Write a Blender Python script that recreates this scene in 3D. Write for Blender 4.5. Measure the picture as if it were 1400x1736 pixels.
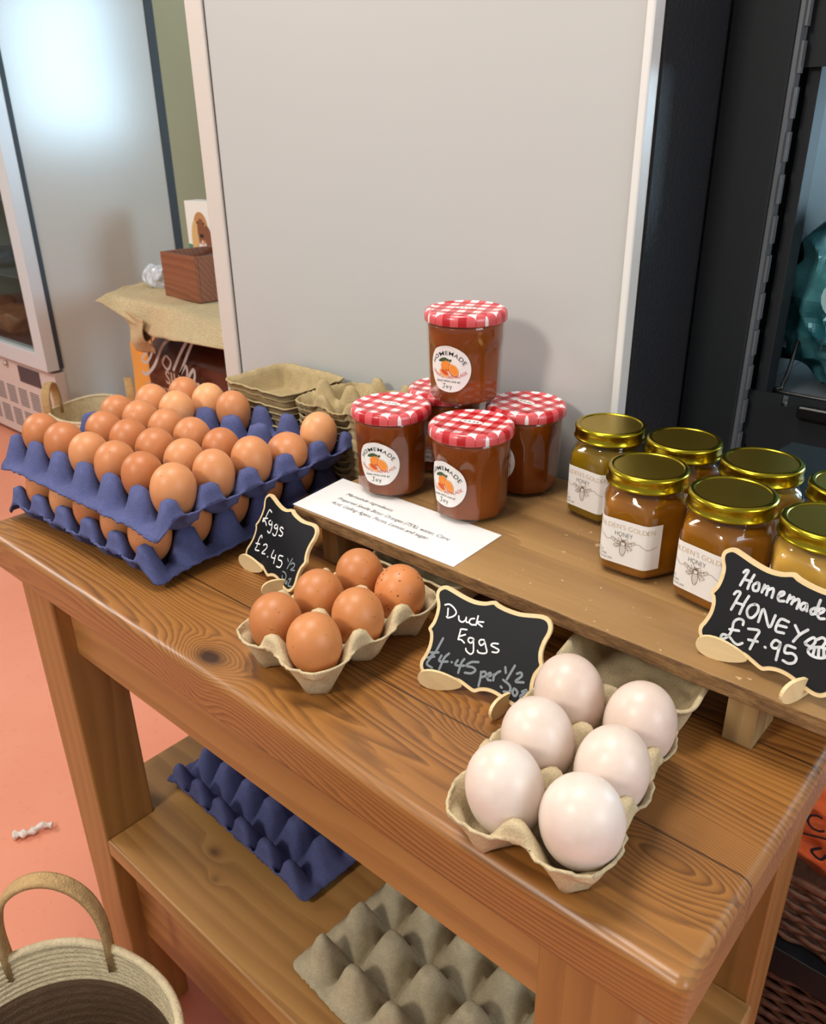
import bpy, bmesh, math, random
from math import sin, cos, pi, radians, sqrt, atan2, exp
from mathutils import Vector, Matrix, noise
random.seed(7)
for o in list(bpy.data.objects): bpy.data.objects.remove(o)
SC = bpy.context.scene
COL = SC.collection

# ------------------------------------------------------------------ camera
YAW, PIT, ROL = 0.73043, 0.439165, -0.016347
CAM = Vector((0.080376, -0.293171, 0.400292))
FPX = 1388.52
fw = Vector((-sin(YAW)*cos(PIT), cos(YAW)*cos(PIT), -sin(PIT)))
rt = Vector((cos(YAW), sin(YAW), 0)); up0 = rt.cross(fw)
rt2 = rt*cos(ROL)+up0*sin(ROL); up2 = -rt*sin(ROL)+up0*cos(ROL)
cd = bpy.data.cameras.new('camera'); cam = bpy.data.objects.new('camera', cd); COL.objects.link(cam)
M = Matrix.Identity(4)
for i in range(3):
    M[i][0] = rt2[i]; M[i][1] = up2[i]; M[i][2] = -fw[i]; M[i][3] = CAM[i]
cam.matrix_world = M
cd.sensor_fit = 'VERTICAL'; cd.sensor_height = 24; cd.lens = 24*FPX/1736
cd.clip_start = .01; cd.clip_end = 60
cd.dof.use_dof = True; cd.dof.focus_distance = .64; cd.dof.aperture_fstop = 12
SC.camera = cam

# ------------------------------------------------------------------ light and exposure
SC.view_settings.view_transform = 'Standard'; SC.view_settings.look = 'None'
SC.view_settings.exposure = 0.0; SC.view_settings.gamma = 1.0
SC.view_settings.use_curve_mapping = False
W = bpy.data.worlds.new('world'); SC.world = W; W.use_nodes = True
W.node_tree.nodes['Background'].inputs[0].default_value = (.97, .98, 1, 1)
W.node_tree.nodes['Background'].inputs[1].default_value = .40
def area(name, loc, tgt, size, power, col, sy=None):
    d = bpy.data.lights.new(name, 'AREA'); d.energy = power; d.color = col; d.size = size
    if sy: d.shape = 'RECTANGLE'; d.size_y = sy
    o = bpy.data.objects.new(name, d); COL.objects.link(o); o.location = loc
    o.rotation_euler = (Vector(tgt)-Vector(loc)).to_track_quat('-Z', 'Y').to_euler()
    return o
area('ceiling_spotlight', (-.55, -1.6, 1.35), (-.4, .2, 0), .30, 21, (1, .93, .82))
area('ceiling_lamp', (-.55, .0, 1.7), (-.5, .2, 0), .5, 21, (1, .94, .86))
area('ceiling_lamp', (-3.2, -.8, 1.7), (-2.6, .8, -.8), .8, 46, (1, .95, .9))
area('side_sheen_light', (1.5, -.05, .65), (0, .1, 0), .7, 12, (.86, .93, 1))  # area light added at the right for a cool sheen on the table end

# ------------------------------------------------------------------ material helpers
def nm(name):
    m = bpy.data.materials.new(name); m.use_nodes = True
    return m, m.node_tree, m.node_tree.nodes, m.node_tree.links, m.node_tree.nodes['Principled BSDF']
def c4(c): return (c[0], c[1], c[2], 1)
def s2l(r, g, b):
    f = lambda v: (v/255/12.92) if v/255 <= .04045 else ((v/255+.055)/1.055)**2.4
    return (f(r), f(g), f(b))
def mix(N, L, a, b, fac, mode='MIX'):
    n = N.new('ShaderNodeMix'); n.data_type = 'RGBA'; n.blend_type = mode
    for sock, v in ((n.inputs[0], fac), (n.inputs[6], a), (n.inputs[7], b)):
        if hasattr(v, 'is_output') or hasattr(v, 'links'): L.new(v, sock)
        else: sock.default_value = v if not isinstance(v, tuple) else c4(v)
    return n.outputs[2]
def math_n(N, L, op, a, b=None, clamp=False):
    n = N.new('ShaderNodeMath'); n.operation = op; n.use_clamp = clamp
    for i, v in enumerate((a, b)):
        if v is None: continue
        if hasattr(v, 'links'): L.new(v, n.inputs[i])
        else: n.inputs[i].default_value = v
    return n.outputs[0]
def coords(N, L, scale=(1, 1, 1), loc=(0, 0, 0), rot=(0, 0, 0)):
    t = N.new('ShaderNodeTexCoord'); mp = N.new('ShaderNodeMapping')
    mp.inputs['Scale'].default_value = scale; mp.inputs['Location'].default_value = loc; mp.inputs['Rotation'].default_value = rot
    L.new(t.outputs['Object'], mp.inputs[0]); return mp.outputs[0]
def noise_n(N, L, vec, scale, detail=3, rough=.5):
    n = N.new('ShaderNodeTexNoise'); n.inputs['Scale'].default_value = scale; n.inputs['Detail'].default_value = detail
    n.inputs['Roughness'].default_value = rough; L.new(vec, n.inputs['Vector']); return n.outputs[0]
def ramp(N, L, fac, stops):
    r = N.new('ShaderNodeValToRGB'); L.new(fac, r.inputs[0]); e = r.color_ramp.elements
    while len(e) < len(stops): e.new(.5)
    for i, (p, c) in enumerate(stops): e[i].position = p; e[i].color = c4(c)
    return r.outputs[0]
def bump(N, L, P, h, strength, dist):
    b = N.new('ShaderNodeBump'); b.inputs['Strength'].default_value = strength; b.inputs['Distance'].default_value = dist
    L.new(h, b.inputs['Height']); L.new(b.outputs[0], P.inputs['Normal'])
def plain(name, col, rough=.5, metal=0, spec=.5, coat=0, bumps=None, vary=None):
    m, T, N, L, P = nm(name)
    P.inputs['Roughness'].default_value = rough; P.inputs['Metallic'].default_value = metal
    P.inputs['Specular IOR Level'].default_value = spec; P.inputs['Coat Weight'].default_value = coat
    v = coords(N, L)
    if vary:
        sc, amt = vary; n = noise_n(N, L, v, sc, 4)
        P.inputs['Base Color'].default_value = c4(col)
        L.new(ramp(N, L, n, [(.3, tuple(c*(1-amt) for c in col)), (.7, tuple(min(1, c*(1+amt)) for c in col))]), P.inputs['Base Color'])
    else: P.inputs['Base Color'].default_value = c4(col)
    if bumps: bump(N, L, P, noise_n(N, L, v, bumps[0], 3), bumps[1], bumps[2])
    return m
def wood(name, light, mid, dark, freq=90, knots=(), rough=.35, axis='X', warp=.012, coat=.0, seams=(), speck=0, bumpy=.25, streak=.5):
    """grain runs along axis; rings from a height field bent round the knots"""
    m, T, N, L, P = nm(name)
    t = N.new('ShaderNodeTexCoord'); sp = N.new('ShaderNodeSeparateXYZ'); L.new(t.outputs['Object'], sp.inputs[0])
    a, b, c = {'X': (0, 1, 2), 'Y': (1, 0, 2), 'Z': (2, 0, 1)}[axis]
    A, B, Cc = sp.outputs[a], sp.outputs[b], sp.outputs[c]
    sc = [34, 34, 34]; sc[a] = 2.2
    v1 = coords(N, L, tuple(sc)); 
    sc2 = [9, 9, 9]; sc2[a] = 1.6
    v2 = coords(N, L, tuple(sc2), (3.1, 1.7, .4))
    base = math_n(N, L, 'ADD', B, math_n(N, L, 'MULTIPLY', Cc, .8))
    w = math_n(N, L, 'MULTIPLY', math_n(N, L, 'SUBTRACT', noise_n(N, L, v2, 1, 1), .5), warp*7)
    f = math_n(N, L, 'ADD', base, w)
    dk = None
    for (ka, kb, sa, sb, amp, dd) in knots:
        da = math_n(N, L, 'DIVIDE', math_n(N, L, 'SUBTRACT', A, ka), sa); db = math_n(N, L, 'DIVIDE', math_n(N, L, 'SUBTRACT', B, kb), sb)
        r2 = math_n(N, L, 'ADD', math_n(N, L, 'MULTIPLY', da, da), math_n(N, L, 'MULTIPLY', db, db))
        g = math_n(N, L, 'EXPONENT', math_n(N, L, 'MULTIPLY', r2, -1.0))
        f = math_n(N, L, 'ADD', f, math_n(N, L, 'MULTIPLY', g, amp))
        if dd > 0:
            k = math_n(N, L, 'MULTIPLY', math_n(N, L, 'EXPONENT', math_n(N, L, 'MULTIPLY', r2, -5.0)), dd)
            dk = k if dk is None else math_n(N, L, 'ADD', dk, k, True)
    sc3 = [55, 55, 55]; sc3[a] = 3.5
    f = math_n(N, L, 'ADD', f, math_n(N, L, 'MULTIPLY', math_n(N, L, 'SUBTRACT', noise_n(N, L, coords(N, L, tuple(sc3), (.3, 5, 2)), 1, 2), .5), warp*.9))
    s = math_n(N, L, 'FRACT', math_n(N, L, 'MULTIPLY', f, freq))
    fine = noise_n(N, L, v1, 6, 3, .6)
    s = math_n(N, L, 'ADD', s, math_n(N, L, 'MULTIPLY', math_n(N, L, 'SUBTRACT', fine, .5), .5))
    col = ramp(N, L, s, [(0, light), (.45, mid), (.80, dark), (1, mid)])
    big = noise_n(N, L, v2, .8, 3)
    soft = ramp(N, L, big, [(.3, tuple(x*.95 for x in mid)), (.7, light)])
    fade = ramp(N, L, noise_n(N, L, v2, 2.3, 3), [(.32, (.35, .35, .35)), (.62, (1, 1, 1))])
    sf = N.new('ShaderNodeSeparateColor'); L.new(fade, sf.inputs[0])
    col = mix(N, L, soft, col, math_n(N, L, 'MULTIPLY', sf.outputs[0], streak*1.15, True))
    if dk is not None: col = mix(N, L, col, tuple(x*.45 for x in dark), dk)
    for sy in seams:
        d = math_n(N, L, 'ABSOLUTE', math_n(N, L, 'SUBTRACT', B, sy))
        k = math_n(N, L, 'LESS_THAN', d, .0009)
        col = mix(N, L, col, tuple(x*.35 for x in dark), math_n(N, L, 'MULTIPLY', k, .8))
    if speck:
        sn = noise_n(N, L, coords(N, L), 150, 2); k = math_n(N, L, 'GREATER_THAN', sn, .73)
        col = mix(N, L, col, (.75, .55, .3), math_n(N, L, 'MULTIPLY', k, speck))
    L.new(col, P.inputs['Base Color'])
    P.inputs['Roughness'].default_value = rough; P.inputs['Coat Weight'].default_value = coat; P.inputs['Coat Roughness'].default_value = .38
    bump(N, L, P, math_n(N, L, 'ADD', fine, math_n(N, L, 'MULTIPLY', s, .35)), bumpy, .0008)
    return m
def pulp(name, col, rough=.95, spots=.25):
    m, T, N, L, P = nm(name); v = coords(N, L)
    n1 = noise_n(N, L, v, 60, 4, .6); n2 = noise_n(N, L, v, 700, 3, .7)
    c = ramp(N, L, n1, [(.3, tuple(x*(1-spots*.5) for x in col)), (.7, tuple(min(1, x*(1+spots*.5)) for x in col))])
    c = mix(N, L, c, ramp(N, L, n2, [(.35, (.35, .35, .35)), (.6, (1, 1, 1))]), .35, 'MULTIPLY')
    L.new(c, P.inputs['Base Color']); P.inputs['Roughness'].default_value = rough; P.inputs['Specular IOR Level'].default_value = .2
    bump(N, L, P, math_n(N, L, 'ADD', math_n(N, L, 'MULTIPLY', n1, .6), n2), .45, .0012)
    return m
def eggshell(name, a, b, speckle=0, rough=.42, spec=.45, sss=0):
    m, T, N, L, P = nm(name); v = coords(N, L)
    oi = N.new('ShaderNodeObjectInfo'); rnd = oi.outputs['Random']
    col = ramp(N, L, rnd, [(0, a), (1, b)])
    n = noise_n(N, L, v, 45, 4, .6)
    col = mix(N, L, col, ramp(N, L, n, [(.3, (.82, .78, .74)), (.65, (1, 1, 1))]), .6, 'MULTIPLY')
    if speckle:
        vo = N.new('ShaderNodeTexVoronoi'); vo.inputs['Scale'].default_value = 230; L.new(v, vo.inputs['Vector'])
        s1 = math_n(N, L, 'LESS_THAN', vo.outputs['Distance'], .24); s2 = math_n(N, L, 'GREATER_THAN', noise_n(N, L, v, 90, 2), .60 if speckle < .9 else .50)
        col = mix(N, L, col, tuple(x*.3 for x in a), math_n(N, L, 'MULTIPLY', math_n(N, L, 'MULTIPLY', s1, s2), speckle))
    L.new(col, P.inputs['Base Color']); P.inputs['Roughness'].default_value = rough; P.inputs['Specular IOR Level'].default_value = spec
    if sss: P.inputs['Subsurface Weight'].default_value = sss; P.inputs['Subsurface Radius'].default_value = (.01, .005, .004); P.inputs['Subsurface Scale'].default_value = .5
    bump(N, L, P, noise_n(N, L, v, 900, 2), .12, .0004)
    return m
def thin_glass(name, tint=(1, 1, 1), refl=1.0, rough=.03):
    m, T, N, L, P = nm(name); N.remove(P)
    tr = N.new('ShaderNodeBsdfTransparent'); tr.inputs[0].default_value = c4(tint)
    gl = N.new('ShaderNodeBsdfGlossy'); gl.inputs['Roughness'].default_value = rough
    fr = N.new('ShaderNodeFresnel'); fr.inputs[0].default_value = 1.45
    mx = N.new('ShaderNodeMixShader'); ge = N.new('ShaderNodeNewGeometry')
    L.new(math_n(N, L, 'MULTIPLY', math_n(N, L, 'MULTIPLY', fr.outputs[0], refl, True), math_n(N, L, 'SUBTRACT', 1.0, ge.outputs['Backfacing'])), mx.inputs[0])
    L.new(tr.outputs[0], mx.inputs[1]); L.new(gl.outputs[0], mx.inputs[2]); L.new(mx.outputs[0], N['Material Output'].inputs[0])
    return m

# ------------------------------------------------------------------ object helpers
def thing(name, label, cat, loc=(0, 0, 0), rotz=0, group=None):
    o = bpy.data.objects.new(name, None); COL.objects.link(o); o.empty_display_size = .02
    o.location = loc; o.rotation_euler = (0, 0, rotz); o['label'] = label; o['category'] = cat
    if group: o['group'] = group
    return o
def tag(o, label, cat, group=None):
    o['label'] = label; o['category'] = cat
    if group: o['group'] = group
    return o
def obj(name, bm, mat, parent=None, smooth=False, world=False, label=None, loc=None, bevel=0, solid=0, subsurf=0):
    """world=True: the mesh was laid out in scene coordinates; move it into the parent's frame"""
    if world and parent is not None:
        bm.transform(Matrix.LocRotScale(parent.location, parent.rotation_euler, None).inverted())
    bmesh.ops.recalc_face_normals(bm, faces=bm.faces)
    me = bpy.data.meshes.new(name); bm.to_mesh(me); bm.free()
    for m in (mat if isinstance(mat, (list, tuple)) else [mat]): me.materials.append(m)
    if smooth or bevel:
        for p in me.polygons: p.use_smooth = True
    o = bpy.data.objects.new(name, me); COL.objects.link(o)
    if parent is not None: o.parent = parent
    if loc: o.location = loc
    if label: o['label'] = label
    if solid: s = o.modifiers.new('solid', 'SOLIDIFY'); s.thickness = solid; s.offset = 0
    if bevel: b = o.modifiers.new('bevel', 'BEVEL'); b.width = bevel; b.segments = 3; b.limit_method = 'ANGLE'; b.harden_normals = True
    if subsurf: s = o.modifiers.new('sub', 'SUBSURF'); s.levels = s.render_levels = subsurf
    return o
def struct(name, bm, mat, **k):
    o = obj(name, bm, mat, **k); o['kind'] = 'structure'; return o
def box(bm, x0, x1, y0, y1, z0, z1, mi=0):
    vs = [bm.verts.new(p) for p in ((x0, y0, z0), (x1, y0, z0), (x1, y1, z0), (x0, y1, z0), (x0, y0, z1), (x1, y0, z1), (x1, y1, z1), (x0, y1, z1))]
    for f in ((3, 2, 1, 0), (4, 5, 6, 7), (0, 1, 5, 4), (1, 2, 6, 5), (2, 3, 7, 6), (3, 0, 4, 7)):
        bm.faces.new([vs[i] for i in f]).material_index = mi
    return vs
def bx(*a):
    bm = bmesh.new(); box(bm, *a); return bm
def prism(bm, poly, d0, d1, fn=None):
    """extrude a 2D polygon (x,z) from y=d0 to y=d1; fn maps (x,y,z)"""
    fn = fn or (lambda x, y, z: (x, y, z))
    a = [bm.verts.new(fn(x, d0, z)) for x, z in poly]; b = [bm.verts.new(fn(x, d1, z)) for x, z in poly]
    n = len(poly); bm.faces.new(a); bm.faces.new(b[::-1])
    for i in range(n): bm.faces.new((a[i], a[(i+1) % n], b[(i+1) % n], b[i]))
def grid(bm, nu, nv, fn, closeu=False):
    V = [[bm.verts.new(fn(i/(nu if closeu else nu-1), j/(nv-1))) for j in range(nv)] for i in range(nu)]
    for i in range(nu if closeu else nu-1):
        for j in range(nv-1):
            bm.faces.new((V[i][j], V[(i+1) % nu][j], V[(i+1) % nu][j+1], V[i][j+1]))
    return V
def lathe(bm, prof, seg=40, rfn=None, cap0=True, cap1=True):
    V = []
    for r, z in prof:
        V.append([bm.verts.new(((rfn(2*pi*k/seg, r, z) if rfn else r)*cos(2*pi*k/seg), (rfn(2*pi*k/seg, r, z) if rfn else r)*sin(2*pi*k/seg), z)) for k in range(seg)])
    for a, b in zip(V, V[1:]):
        for k in range(seg): bm.faces.new((a[k], a[(k+1) % seg], b[(k+1) % seg], b[k]))
    if cap0: bm.faces.new(V[0][::-1])
    if cap1: bm.faces.new(V[-1])
    return V
def tube(bm, pts, r, seg=8, flat=1.0, upv=None):
    pts = [Vector(p) for p in pts]; V = []
    for i, p in enumerate(pts):
        d = (pts[min(i+1, len(pts)-1)]-pts[max(i-1, 0)]).normalized()
        a = Vector(upv) if upv else Vector((0, 0, 1))
        if abs(d.dot(a)) > .98: a = Vector((1, 0, 0))
        s = d.cross(a).normalized(); t = s.cross(d)
        rr = r(i/(len(pts)-1)) if callable(r) else r
        V.append([bm.verts.new(p+s*cos(2*pi*k/seg)*rr+t*sin(2*pi*k/seg)*rr*flat) for k in range(seg)])
    for a, b in zip(V, V[1:]):
        for k in range(seg): bm.faces.new((a[k], a[(k+1) % seg], b[(k+1) % seg], b[k]))
    bm.faces.new(V[0][::-1]); bm.faces.new(V[-1])
def smoothline(pts, n=5):
    """Catmull-Rom through 2D or 3D points"""
    P = [Vector(p) for p in pts]
    if len(P) < 3: return [tuple(p) for p in P]
    out = []
    for i in range(len(P)-1):
        a = P[i-1] if i else P[0]*2-P[1]; b = P[i]; c = P[i+1]; d = P[i+2] if i+2 < len(P) else P[-1]*2-P[-2]
        for k in range(n):
            t = k/n
            out.append(tuple(.5*((2*b)+(c-a)*t+(2*a-5*b+4*c-d)*t*t+(3*b-a-3*c+d)*t**3)))
    out.append(tuple(P[-1])); return out
def ribbon(bm, pts, w, fn, mi=0):
    """flat stroke of width w along 2D points, mapped to 3D by fn(x, y); round ends"""
    P = [Vector((p[0], p[1])) for p in pts]
    if len(P) < 2: P = [P[0], P[0]+Vector((1e-5, 0))]
    L, R = [], []
    n = len(P)
    for i, p in enumerate(P):
        d = (P[min(i+1, n-1)]-P[max(i-1, 0)])
        d = d.normalized() if d.length > 1e-9 else Vector((1, 0)); s = Vector((-d.y, d.x))*w/2
        L.append(bm.verts.new(fn(*(p+s)))); R.append(bm.verts.new(fn(*(p-s))))
    for i in range(n-1): bm.faces.new((L[i], R[i], R[i+1], L[i+1])).material_index = mi
    for e, sg in ((0, -1), (n-1, 1)):
        d = (P[min(e+1, n-1)]-P[max(e-1, 0)]).normalized(); s = Vector((-d.y, d.x))
        arc = [bm.verts.new(fn(*(P[e]+(s*cos(a)+d*sg*sin(a))*w/2))) for a in (pi/4, pi/2, 3*pi/4)]
        bm.faces.new([L[e]]+arc+[R[e]]).material_index = mi
_tc = {}
def text_poly(s, size, spacing=1.0, thin=0.0):
    k = (s, spacing, thin)
    if k not in _tc:
        cu = bpy.data.curves.new('t', 'FONT'); cu.body = s; cu.size = 1; cu.resolution_u = 3; cu.space_character = spacing; cu.offset = thin
        o = bpy.data.objects.new('t', cu); COL.objects.link(o)
        dg = bpy.context.evaluated_depsgraph_get(); dg.update()
        me = o.evaluated_get(dg).to_mesh()
        _tc[k] = ([(v.co.x, v.co.y) for v in me.vertices], [tuple(p.vertices) for p in me.polygons])
        o.evaluated_get(dg).to_mesh_clear(); bpy.data.objects.remove(o); bpy.data.curves.remove(cu)
    return _tc[k]
def add_text(bm, s, x, y, h, fn, width=None, align='L', spacing=1.0, shear=0, ang=0, arc=None, mi=0, thin=0.0):
    """text at (x,y) baseline, cap height h, optional total width; arc=(cx,cy,r): bend over the top of a circle"""
    V, F = text_poly(s, 1, spacing, thin)
    x1 = max(v[0] for v in V); x0 = min(v[0] for v in V)
    sy = h/.69; sx = sy if width is None else width/(x1-x0)
    off = -x0*sx if align == 'L' else -(x0+x1)/2*sx
    vs = []
    for a, b in V:
        px, py = a*sx+off+shear*b*sy, b*sy
        if arc:
            cx, cy, r = arc; t = px/abs(r)
            if r > 0: qx, qy = cx+(r+py)*sin(t), cy+(r+py)*cos(t)
            else: qx, qy = cx+(-r-py)*sin(t), cy-(-r-py)*cos(t)
        else: qx, qy = x+px*cos(ang)-py*sin(ang), y+px*sin(ang)+py*cos(ang)
        vs.append(bm.verts.new(fn(qx, qy)))
    for f in F:
        try: bm.faces.new([vs[i] for i in f]).material_index = mi
        except ValueError: pass
def disc(bm, fn, cx, cy, rx, ry, seg=28, ang=0, mi=0, rings=1):
    c = bm.verts.new(fn(cx, cy)); prev = None
    for k in range(1, rings+1):
        ring = [bm.verts.new(fn(cx+rx*k/rings*cos(t)*cos(ang)-ry*k/rings*sin(t)*sin(ang), cy+rx*k/rings*cos(t)*sin(ang)+ry*k/rings*sin(t)*cos(ang))) for t in (2*pi*i/seg for i in range(seg))]
        for i in range(seg):
            if prev is None: f = bm.faces.new((c, ring[i], ring[(i+1) % seg]))
            else: f = bm.faces.new((prev[i], ring[i], ring[(i+1) % seg], prev[(i+1) % seg]))
            f.material_index = mi
        prev = ring
def dup(root, loc=None, rotz=None, label=None):
    r = root.copy(); COL.objects.link(r)
    if loc is not None: r.location = loc
    if rotz is not None: r.rotation_euler = (0, 0, rotz)
    if label: r['label'] = label
    for ch in list(root.children):
        c = ch.copy(); COL.objects.link(c); c.parent = r
        for g in list(ch.children):
            d = g.copy(); COL.objects.link(d); d.parent = c
    return r
ORD = ['first', 'second', 'third', 'fourth', 'fifth', 'sixth', 'seventh', 'eighth', 'ninth', 'tenth']

# ------------------------------------------------------------------ palette
M_PINE = wood('orange_pine', s2l(162, 110, 52), s2l(140, 88, 38), s2l(86, 50, 20), freq=190,
              knots=((-.4297, .018, .034, .020, .05, 1.3), (-.045, .075, .075, .030, -.07, .25), (-.19, .095, .035, .022, .035, .35), (-.52, .06, .10, .02, .02, 0), (-.30, .018, .16, .016, .02, 0), (-.12, -.03, .25, .05, .05, 0)), rough=.36, seams=(.0885, .21, .33), coat=.25, bumpy=.4, streak=.68, warp=.016)
M_PINE2 = wood('dull_pine', s2l(186, 140, 80), s2l(164, 114, 60), s2l(118, 76, 36), freq=38,
               knots=((-.62, .10, .02, .012, .03, .7), (-.585, .075, .015, .01, .02, .5)), rough=.45, coat=.1, streak=.4, bumpy=.15)
M_PINEZ = wood('pine_leg', s2l(166, 118, 60), s2l(148, 98, 46), s2l(112, 70, 30), freq=50, axis='Z', rough=.45, coat=.1, streak=.4, bumpy=.15)
M_MANGO = wood('mango_wood', s2l(168, 130, 80), s2l(134, 98, 56), s2l(88, 58, 32), freq=20, knots=((-.30, .24, .05, .03, .04, 0), (-.14, .22, .06, .04, -.05, 0), (-.02, .21, .04, .02, .03, .4)), rough=.5, seams=(.3085,), speck=.5, bumpy=.5, streak=.42, warp=.022)
m, T, N, L, P = nm('sawn_edge'); v = coords(N, L, (14, 60, 60)); n = noise_n(N, L, v, 3, 6, .7)
L.new(ramp(N, L, n, [(.3, s2l(78, 52, 28)), (.5, s2l(122, 88, 50)), (.7, s2l(156, 120, 74))]), P.inputs['Base Color']); P.inputs['Roughness'].default_value = .8
bump(N, L, P, n, .8, .002); M_SAWN = m
M_BLOCK = wood('raw_block', s2l(176, 146, 98), s2l(158, 126, 80), s2l(126, 94, 56), freq=70, axis='Z', rough=.8)
M_KRAFT = pulp('grey_brown_pulp', s2l(206, 186, 148))
M_KRAFT2 = pulp('stack_pulp', s2l(176, 156, 116))
M_GREYP = pulp('grey_pulp', s2l(182, 168, 138))
M_BLUEP = pulp('blue_pulp', s2l(88, 93, 136), spots=.18)
M_EGG = eggshell('brown_eggshell', s2l(186, 112, 64), s2l(212, 144, 94), speckle=.25)
M_EGG_PALE = eggshell('pale_eggshell', s2l(222, 156, 104), s2l(226, 164, 112), speckle=.3)
M_EGG_SPK = eggshell('speckled_eggshell', s2l(206, 128, 72), s2l(212, 134, 78), speckle=.95)
M_EGG_BOX = eggshell('orange_eggshell', s2l(192, 122, 70), s2l(204, 134, 80), speckle=.35)
M_DUCK = eggshell('duck_eggshell', s2l(220, 198, 184), s2l(230, 214, 202), rough=.38, spec=.5, sss=.1)
M_BLACK = plain('blackboard', s2l(22, 23, 26), .55, spec=.3)
M_SIGNW = wood('sign_ply', s2l(240, 214, 166), s2l(232, 204, 152), s2l(214, 180, 124), freq=60, rough=.6, streak=.3)
M_CHALK = plain('white_chalk', s2l(235, 235, 235), .9)
M_CHALKG = plain('grey_chalk', s2l(132, 140, 146), .9)
M_WHITEP = plain('white_label', s2l(236, 232, 228), .5)
M_INK = plain('black_ink', s2l(24, 24, 28), .6)
M_GREY_INK = plain('grey_ink', s2l(90, 86, 84), .6)
M_RED_INK = plain('red_ink', s2l(206, 66, 44), .6)
M_BRN_INK = plain('brown_ink', s2l(128, 98, 66), .6)
M_GOLD_INK = plain('gold_ink', s2l(192, 160, 112), .5)
M_ORANGE = plain('orange_print', s2l(236, 140, 50), .5)
M_ORANGE2 = plain('orange_flesh_print', s2l(240, 176, 96), .5)
M_REDOR = plain('red_orange_print', s2l(214, 76, 40), .5)
M_LEAF = plain('leaf_print', s2l(60, 82, 44), .5)
M_JGLASS = thin_glass('jar_glass', (1, .985, .96), 1.3)
def jam(name, col, rough=.2, trans=.35, spec=.5):
    m, T, N, L, P = nm(name); P.inputs['Roughness'].default_value = rough
    v = coords(N, L, (1, 1, 1)); n = noise_n(N, L, v, 30, 2)
    L.new(ramp(N, L, n, [(.3, tuple(c*.8 for c in col)), (.7, tuple(min(1, c*1.15) for c in col))]), P.inputs['Base Color'])
    P.inputs['Transmission Weight'].default_value = trans; P.inputs['IOR'].default_value = 1.36
    P.inputs['Subsurface Weight'].default_value = .4; P.inputs['Subsurface Radius'].default_value = (.02, .008, .002); P.inputs['Subsurface Scale'].default_value = 1
    return m
M_MARM = jam('marmalade', s2l(146, 72, 18))
M_HONEY_D = jam('amber_honey', s2l(166, 108, 22))
M_HONEY_O = jam('olive_honey', s2l(150, 120, 16))
M_HONEY_S = jam('set_honey', s2l(188, 150, 68), trans=.05)
M_GOLD = plain('gold_lid', s2l(176, 156, 40), .24, metal=1)
M_GOLD_TOP = plain('gold_lid_top', s2l(186, 158, 56), .34, metal=1, bumps=(500, .15, .0004))
M_FRIDGE = plain('grey_laminate', s2l(186, 187, 185), .30, spec=.5, vary=(2, .015))
M_TRIM = plain('pale_grey_trim', s2l(206, 198, 190), .4)
M_SEAL = plain('dark_gasket', s2l(52, 60, 68), .5)
M_BLACKTEX = plain('black_textured_panel', s2l(30, 32, 37), .5, bumps=(260, .6, .002))
M_STEEL = plain('charcoal_steel', s2l(28, 31, 34), .6, spec=.25)
M_STEEL_G = plain('grey_steel', s2l(86, 90, 94), .5, vary=(6, .15))

# ================================================================== SETTING
FZ = -.80
m, T, N, L, P = nm('salmon_floor_paint'); v = coords(N, L)
n = noise_n(N, L, v, 3, 4); n2 = noise_n(N, L, v, 45, 5, .7)
c = ramp(N, L, n, [(.3, s2l(222, 138, 108)), (.7, s2l(228, 148, 118))])
c = mix(N, L, c, ramp(N, L, n2, [(.28, s2l(206, 140, 110)), (.42, (1, 1, 1))]), .25, 'MULTIPLY')
L.new(c, P.inputs['Base Color']); P.inputs['Roughness'].default_value = .6; M_FLOOR = m
struct('floor', bx(-7, 3, -3, 4.2, FZ-.1, FZ), M_FLOOR)
M_WALLG = plain('sage_wall_paint', s2l(214, 228, 198), .6, vary=(1.5, .04))
bm = bmesh.new(); WX0, WX1, WZ0, WZ1, WY = .10, 1.80, .30, 1.55, 3.4
box(bm, -7, WX0, WY, WY+.1, FZ, 2.4); box(bm, WX1, 3, WY, WY+.1, FZ, 2.4)
box(bm, WX0, WX1, WY, WY+.1, FZ, WZ0); box(bm, WX0, WX1, WY, WY+.1, WZ1, 2.4)
struct('wall_back', bm, M_WALLG)
struct('wall_left', bx(-7.1, -7, -3, 4.2, FZ, 2.4), M_WALLG)
M_FRAMEW = plain('white_window_paint', s2l(230, 230, 228), .5)
bm = bmesh.new()
for a in (WX0, .62, 1.18, WX1-.06): box(bm, a, a+.06, WY-.02, WY+.04, WZ0, WZ1)
box(bm, WX0, WX1, WY-.02, WY+.04, WZ0, WZ0+.06); box(bm, WX0, WX1, WY-.02, WY+.04, WZ1-.06, WZ1); box(bm, WX0, WX1, WY-.015, WY+.035, .92, .96)
wf = struct('window_1', bm, M_FRAMEW)
m, T, N, L, P = nm('bright_daylight'); N.remove(P); em = N.new('ShaderNodeEmission'); em.inputs[0].default_value = (.52, .80, 1, 1); em.inputs[1].default_value = 30
L.new(em.outputs[0], N['Material Output'].inputs[0])
pn = obj('window_pane', bx(WX0, WX1, WY+.05, WY+.06, WZ0, WZ1), m, wf, label='bright daylit pane')

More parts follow.
